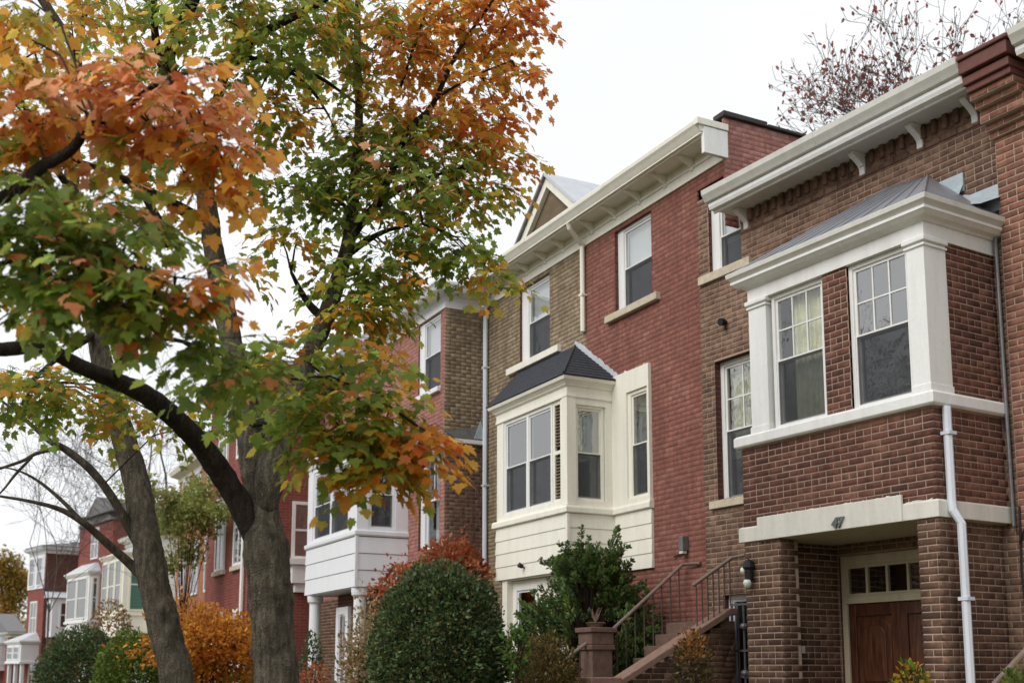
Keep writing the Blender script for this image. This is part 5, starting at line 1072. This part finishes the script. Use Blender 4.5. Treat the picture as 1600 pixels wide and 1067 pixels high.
# spreading yew with upright tips
def yew(label, c, w, zt, seed):
    root = thing('yew_shrub', label, 'shrub', (c[0], c[1], 0)); rg = np.random.default_rng(seed); pos, tip, nrm, col = [], [], [], []; st_ = MB()
    for k in range(760):
        a = rg.uniform(0, 2 * math.pi); t = rg.beta(1.5, 1.25); z = .5 + (zt - .75) * t; rmax = w * (.80 + .30 * math.sin(math.pi * min(1, t * 1.05)) - .62 * max(0, t - .5)) * (1 + .16 * noise.noise(Vector((math.cos(a) * 2, math.sin(a) * 2, z * 1.8))))
        q = rmax * rg.uniform(.45, 1.0); out = np.array([math.cos(a), math.sin(a), 0]); p0 = out * (q - .18) + np.array([0, 0, z - .14])
        e = p0 + out * rg.uniform(.12, .30) + np.array([rg.normal(0, .06), rg.normal(0, .06), rg.uniform(.08, .30)])
        if rg.random() < .035 and t > .45: p0 = out * q * .85 + np.array([0, 0, z]); e = p0 + np.array([rg.normal(0, .08) + out[0] * .1, rg.normal(0, .08) + out[1] * .1, rg.uniform(.35, .62)])
        _l = np.array([c[0] + e[0], c[1] + e[1], 0]) - GF.o; _u, _v = _l @ GF.x, _l @ GF.y
        if (_u > -.74 and _v < -1.1) or _u > -.5 or _v > -.08 or (_u < -2.3 and _v > -1.0): continue
        st_.tube([(out[0] * .1, out[1] * .1, max(.2, z - .8)), p0, e], [.014, .008, .003], 3, cap=False)
        ax = unit(e - p0); L = np.linalg.norm(e - p0); n_ = int(46 + L * 60); s1 = unit(np.cross(ax, [0.1, 0, 1.])); s2 = np.cross(ax, s1); cc = np.array(KG[int(rg.integers(4))]) * rg.uniform(.8, 1.5) * (np.array([1.05, 1.15, .75]) if rg.random() < .55 else 1)
        for i in range(n_):
            f = rg.random(); th = rg.uniform(0, 6.28); sd = s1 * math.cos(th) + s2 * math.sin(th); wd = .085 * (1 - .75 * f); p = p0 + (e - p0) * f + sd * wd * rg.random(); pos.append(p); tip.append(ax * .9 + sd * .9 + np.array([0, 0, .1])); nrm.append(np.cross(ax, sd) + rg.normal(0, .5, 3) + np.array([0, 0, .6])); col.append(cc * rg.uniform(.75, 1.25))
    n = len(pos); pos, tip, nrm, col = map(np.array, (pos, tip, nrm, col)); link_mesh('foliage', leaf_mesh('foliage', pos, unit(tip), unit(nrm), rg.uniform(.035, .07, n), col, [BLADE]), 'shrub_leaf', root, stuff=True); st_.build('stem', 'twig', root)
yew('dark green yew with upright pointed tips before the cream bay', gw(-1.25, -1.22), 1.06, 3.60, 3)
q = at(856, 1067, 14.6); shrub('brown_shrub', 'low olive brown clipped shrub left of the brownstone newel', 'shrub', q, .44, .42, .2, 2.02, 9000, .05, [lin(92, 84, 44), lin(112, 92, 52), lin(78, 74, 38), lin(104, 78, 46)], seed=4, stems=4)
q = at(806, 1067, 14.2); shrub('bright_shrub', 'small fresh green leafy sprig by the cream post', 'shrub', q, .17, .16, 1.5, 2.12, 200, .085, [lin(66, 104, 40), lin(82, 122, 48), lin(54, 88, 36)], seed=5, stems=3, up=.6, mat='leaf')
q = at(1083, 1067, 12.9); shrub('autumn_shrub', 'small shrub with orange top beside the stoop wall', 'shrub', q, .23, .23, .9, 2.04, 2200, .045, [lin(70, 58, 34), lin(52, 50, 28), lin(66, 62, 36)], seed=6, stems=4, top=lin(156, 102, 46))
q = at(1425, 1067, 10.6); shrub('flowering_plant', 'yellow flowering plant in front of the wooden door', 'plant', q, .17, .17, 1.25, 1.66, 260, .06, [lin(206, 168, 40), lin(88, 128, 46), lin(66, 104, 40), lin(214, 150, 36)], seed=7, stems=3, mat='leaf')
q = at(1592, 1075, 10.2); shrub('leafy_plant', 'green leafy plant under the pipe handrail', 'plant', q, .16, .16, 1.1, 1.60, 240, .07, [lin(90, 124, 50), lin(120, 140, 60), lin(70, 104, 40)], seed=8, stems=3, mat='leaf')
RD = [lin(164, 80, 50), lin(184, 100, 64), lin(146, 66, 46), lin(190, 118, 84)]
q = at(705, 1067, 20.6); shrub('red_shrub', 'rust red autumn shrub rising behind the rounded dark shrub', 'shrub', q, .66, .6, 2.2, 3.86, 7000, .10, RD, seed=9, lump=.35, stems=9, shell=.8, mat='leaf')
q = at(622, 1067, 20.2); shrub('red_shrub', 'thinner rust red shrub leaning before the white bay', 'shrub', q, .44, .4, 1.9, 3.45, 2200, .095, RD, seed=10, lump=.6, stems=7, shell=.9, mat='leaf')
q = at(572, 1067, 18.6); shrub('dried_hydrangea', 'dried tan hydrangea shrub left of the rounded dark shrub', 'shrub', q, .44, .4, .6, 2.52, 4600, .065, [lin(186, 152, 118), lin(204, 172, 138), lin(150, 132, 84), lin(120, 124, 70)], seed=11, lump=.7, stems=7, shell=.7, mat='leaf')
OR = [lin(206, 132, 36), lin(190, 112, 30), lin(214, 150, 52), lin(170, 94, 28)]
q = at(325, 1067, 20); shrub('orange_shrub', 'golden orange shrub glowing between the two maple trunks', 'shrub', q, 1.0, .9, 1.35, 2.62, 8000, .085, OR, seed=12, lump=.55, stems=10, shell=.7, mat='leaf')
q = at(400, 1067, 24); shrub('clipped_hedge', 'low dark clipped hedge below the golden orange shrub', 'hedge', q, .9, .7, .2, 1.72, 6000, .06, KG, seed=13, stems=3)
q = at(486, 1067, 20); shrub('potted_shrub', 'small dark shrub beside the white column of the bay', 'shrub', q, .2, .2, .9, 2.2, 900, .06, KG, seed=14, stems=3)
q = at(490, 1067, 18); shrub('rust_shrub', 'low rust brown plant at the foot of the near maple trunk', 'shrub', q, .25, .25, .8, 1.72, 700, .06, RD, seed=15, stems=3, mat='leaf')
q = at(128, 1067, 26); shrub('clipped_hedge', 'dark green rounded hedge at the far left', 'hedge', q, .98, 1.0, .1, 2.48, 26000, .066, KG, seed=16, lump=.1, stems=3)
GG = [lin(98, 126, 44), lin(116, 142, 52), lin(80, 110, 40), lin(66, 94, 38)]
q = at(205, 1067, 21.5); shrub('clipped_hedge', 'bright green rounded hedge beside the leaning maple', 'hedge', q, .68, .7, .1, 2.30, 22000, .056, GG, seed=17, lump=.1, stems=3)
q = at(170, 1067, 33); shrub('brown_shrub', 'tan autumn shrub behind the two hedges', 'shrub', q, .6, .6, 1.2, 3.55, 1400, .10, [lin(150, 112, 74), lin(128, 104, 60)], seed=18, stems=4, mat='leaf')
q = at(150, 1067, 30); 
# loose pale green tree, golden tree far away
def crown_tree(name, label, c, zt, blobs, n, size, cols, trunk_r, seed, template=BLADE, mat='leaf', trunk_mat='bark'):
    root = thing(name, label, 'tree', (c[0], c[1], 0)); rg = np.random.default_rng(seed); P, T_, N_, C_ = [], [], [], []
    lean = rg.normal(0, .1, 2); MB().tube([tuple(p) for p in [(0, 0, -.1), (lean[0] * .3, lean[1] * .3, zt * .35), (lean[0], lean[1], zt * .8)]], [trunk_r, trunk_r * .75, trunk_r * .3], 10, True, .08).build('trunk', trunk_mat, root, smooth=True)
    for (bx, by_, bz_, r_) in blobs:
        m = int(n * r_ ** 2 / sum(b[3] ** 2 for b in blobs)); d = unit(rg.normal(0, 1, (m, 3))); rr = r_ * rg.random(m) ** .5
        lum = np.array([1 + .4 * noise.noise(Vector(v * 3 + bx)) for v in d]); p = d * (rr * lum)[:, None] * np.array([1, 1, .8]) + np.array([bx, by_, bz_]); P.append(p); T_.append(unit(rg.normal(0, 1, (m, 3)) + np.array([0, 0, -.5]))); N_.append(unit(rg.normal(0, .7, (m, 3)) + np.array([0, 0, 1])))
        base = np.array(cols)[int(rg.integers(len(cols)))]; C_.append((np.array(cols)[rg.integers(0, len(cols), m)] * .5 + base * .5) * rg.uniform(.7, 1.25, m)[:, None])
        MB().tube([(lean[0] * .5, lean[1] * .5, zt * .4), (bx * .5, by_ * .5, bz_ - .35 * r_), (bx, by_, bz_)], [trunk_r * .4, trunk_r * .25, .012], 6).build('limb', trunk_mat, root)
    P, T_, N_, C_ = map(np.concatenate, (P, T_, N_, C_)); link_mesh('crown', leaf_mesh('crown', P, T_, N_, size * rg.uniform(.6, 1.2, len(P)), C_, [template]), mat, root, stuff=True)
    return root
rg = np.random.default_rng(21)
c = at(286, 1067, 30); crown_tree('young_tree', 'loose pale green young tree between the maple trunks', c, 6.0, [(rg.normal(0, .65), rg.normal(0, .5), rg.uniform(4.2, 6.5), rg.uniform(.35, .7)) for _ in range(16)], 5200, .13, [lin(146, 160, 82), lin(164, 172, 104), lin(128, 146, 70), lin(170, 162, 104)], .03, 22, trunk_mat='bark_dark')
c = at(6, 1067, 105); crown_tree('golden_tree', 'distant golden olive tree at the left edge', c, 12, [(rg.normal(-1, 1.4), rg.normal(0, 1.3), rg.uniform(5, 11.5), rg.uniform(1.1, 2.0)) for _ in range(16)], 9000, .32, [lin(168, 134, 52), lin(150, 126, 52), lin(186, 136, 60), lin(120, 112, 50)], .22, 23)
# bare trees: recursive branching
def bare_tree(name, label, c, h, r0, seed, mat, lean=(0, 0), depth=6, leaf_cols=None, leaf_size=.07, spread=.55, first=.28, leaf_p=.5, drop=.0, rmin=.006, L0=.24, nleaf=3, decay=(.66, .88)):
    root = thing(name, label, 'tree', (c[0], c[1], 0)); rg = np.random.default_rng(seed); mb = MB(); tr = MB(); pos, tip = [], []
    tr.tube([(0, 0, -.1), (lean[0] * .3, lean[1] * .3, h * first * .5), (lean[0], lean[1], h * first)], [r0 * 1.15, r0, r0 * .85], 10, True, .08)
    def grow(p, d, L, r, k):
        m = 3; pts = [p]; dd = d
        for i in range(m): dd = unit(dd + rg.normal(0, .13, 3) + np.array([0, 0, .05 - drop])); pts.append(pts[-1] + dd * L / m)
        mb.tube(pts, np.linspace(r, max(rmin * .6, r * .62), m + 1), 5 if r > .03 else 3, cap=False)
        if k == 0:
            if leaf_cols is not None:
                for _ in range(nleaf):
                    if rg.random() < leaf_p: pos.append(pts[-1] + rg.normal(0, .05, 3)); tip.append(unit(rg.normal(0, .6, 3) + np.array([0, 0, -.8])))
            return
        nb = 2 if k < 3 else int(rg.integers(2, 4))
        for j in range(nb):
            f = 1.0 if j == 0 else rg.uniform(.35, .95); q = pts[-1] if j == 0 else pts[min(m, int(f * m))]
            nd = unit(dd + rg.normal(0, spread, 3)); grow(q, nd, L * rg.uniform(*decay), max(rmin * .7, r * (.68 if j == 0 else .5)), k - 1)
        if leaf_cols is not None and k < 4 and rg.random() < leaf_p: pos.append(pts[1] + rg.normal(0, .04, 3)); tip.append(unit(rg.normal(0, .6, 3) + np.array([0, 0, -.8])))
    top = np.array([lean[0], lean[1], h * first])
    for j in range(4): a = j * 1.7 + rg.uniform(0, 1); grow(top, unit(np.array([.45 * math.cos(a) + lean[0] * .05, .45 * math.sin(a) + lean[1] * .05, 1.0])), h * L0, r0 * .6, depth)
    tr.build('trunk', mat, root, smooth=True); mb.build('limbs', mat, root)
    if pos:
        n = len(pos); pos, tip = np.array(pos), np.array(tip); link_mesh('foliage', leaf_mesh('foliage', pos, tip, unit(rg.normal(0, 1, (n, 3)) + np.array([0, 0, .5])), leaf_size * rg.uniform(.6, 1.3, n), np.array(leaf_cols)[rg.integers(0, len(leaf_cols), n)], [BLADE]), 'leaf', root, stuff=True)
    return root
c = at(1515, 1067, 27); bare_tree('red_leaf_tree', 'thin tree with sparse dark red leaves behind the brown house', c, 16.8, .13, 37, 'bark_grey', depth=8, leaf_cols=[lin(140, 62, 64), lin(116, 56, 62), lin(108, 68, 70), lin(160, 80, 76)], leaf_size=.12, spread=.40, first=.62, leaf_p=.55, rmin=.010, L0=.115, nleaf=2, decay=(.72, .90))
c = at(70, 1067, 36); bare_tree('bare_tree', 'leafless grey tree behind the leaning maple', c, 9.5, .035, 32, 'bark_grey', depth=6, spread=.42, first=.35, rmin=.008)
c = at(260, 1067, 60); bare_tree('bare_tree', 'leafless hazy tree far behind the maple crowns', c, 20, .15, 33, 'bark_grey', depth=6, spread=.5, first=.3, rmin=.012)
# trees across the street, seen in the window panes
OC = [lin(110, 92, 48), lin(92, 96, 46), lin(130, 96, 44)]
for k, (x, y, hh) in enumerate(((-22, 12.5, 12.5), (-27, 19, 13.5), (-25, 4, 12))):
    bare_tree('street_tree', ('thinning tree across the street mirrored in the bay panes', 'tall thinning tree farther along the opposite kerb', 'thinning tree across the street behind the viewer')[k], (x, y, 0), hh, .2, 40 + k, 'bark_dark', depth=7, leaf_cols=OC, leaf_size=.17, spread=.42, first=.28, leaf_p=.85, rmin=.013, nleaf=9)
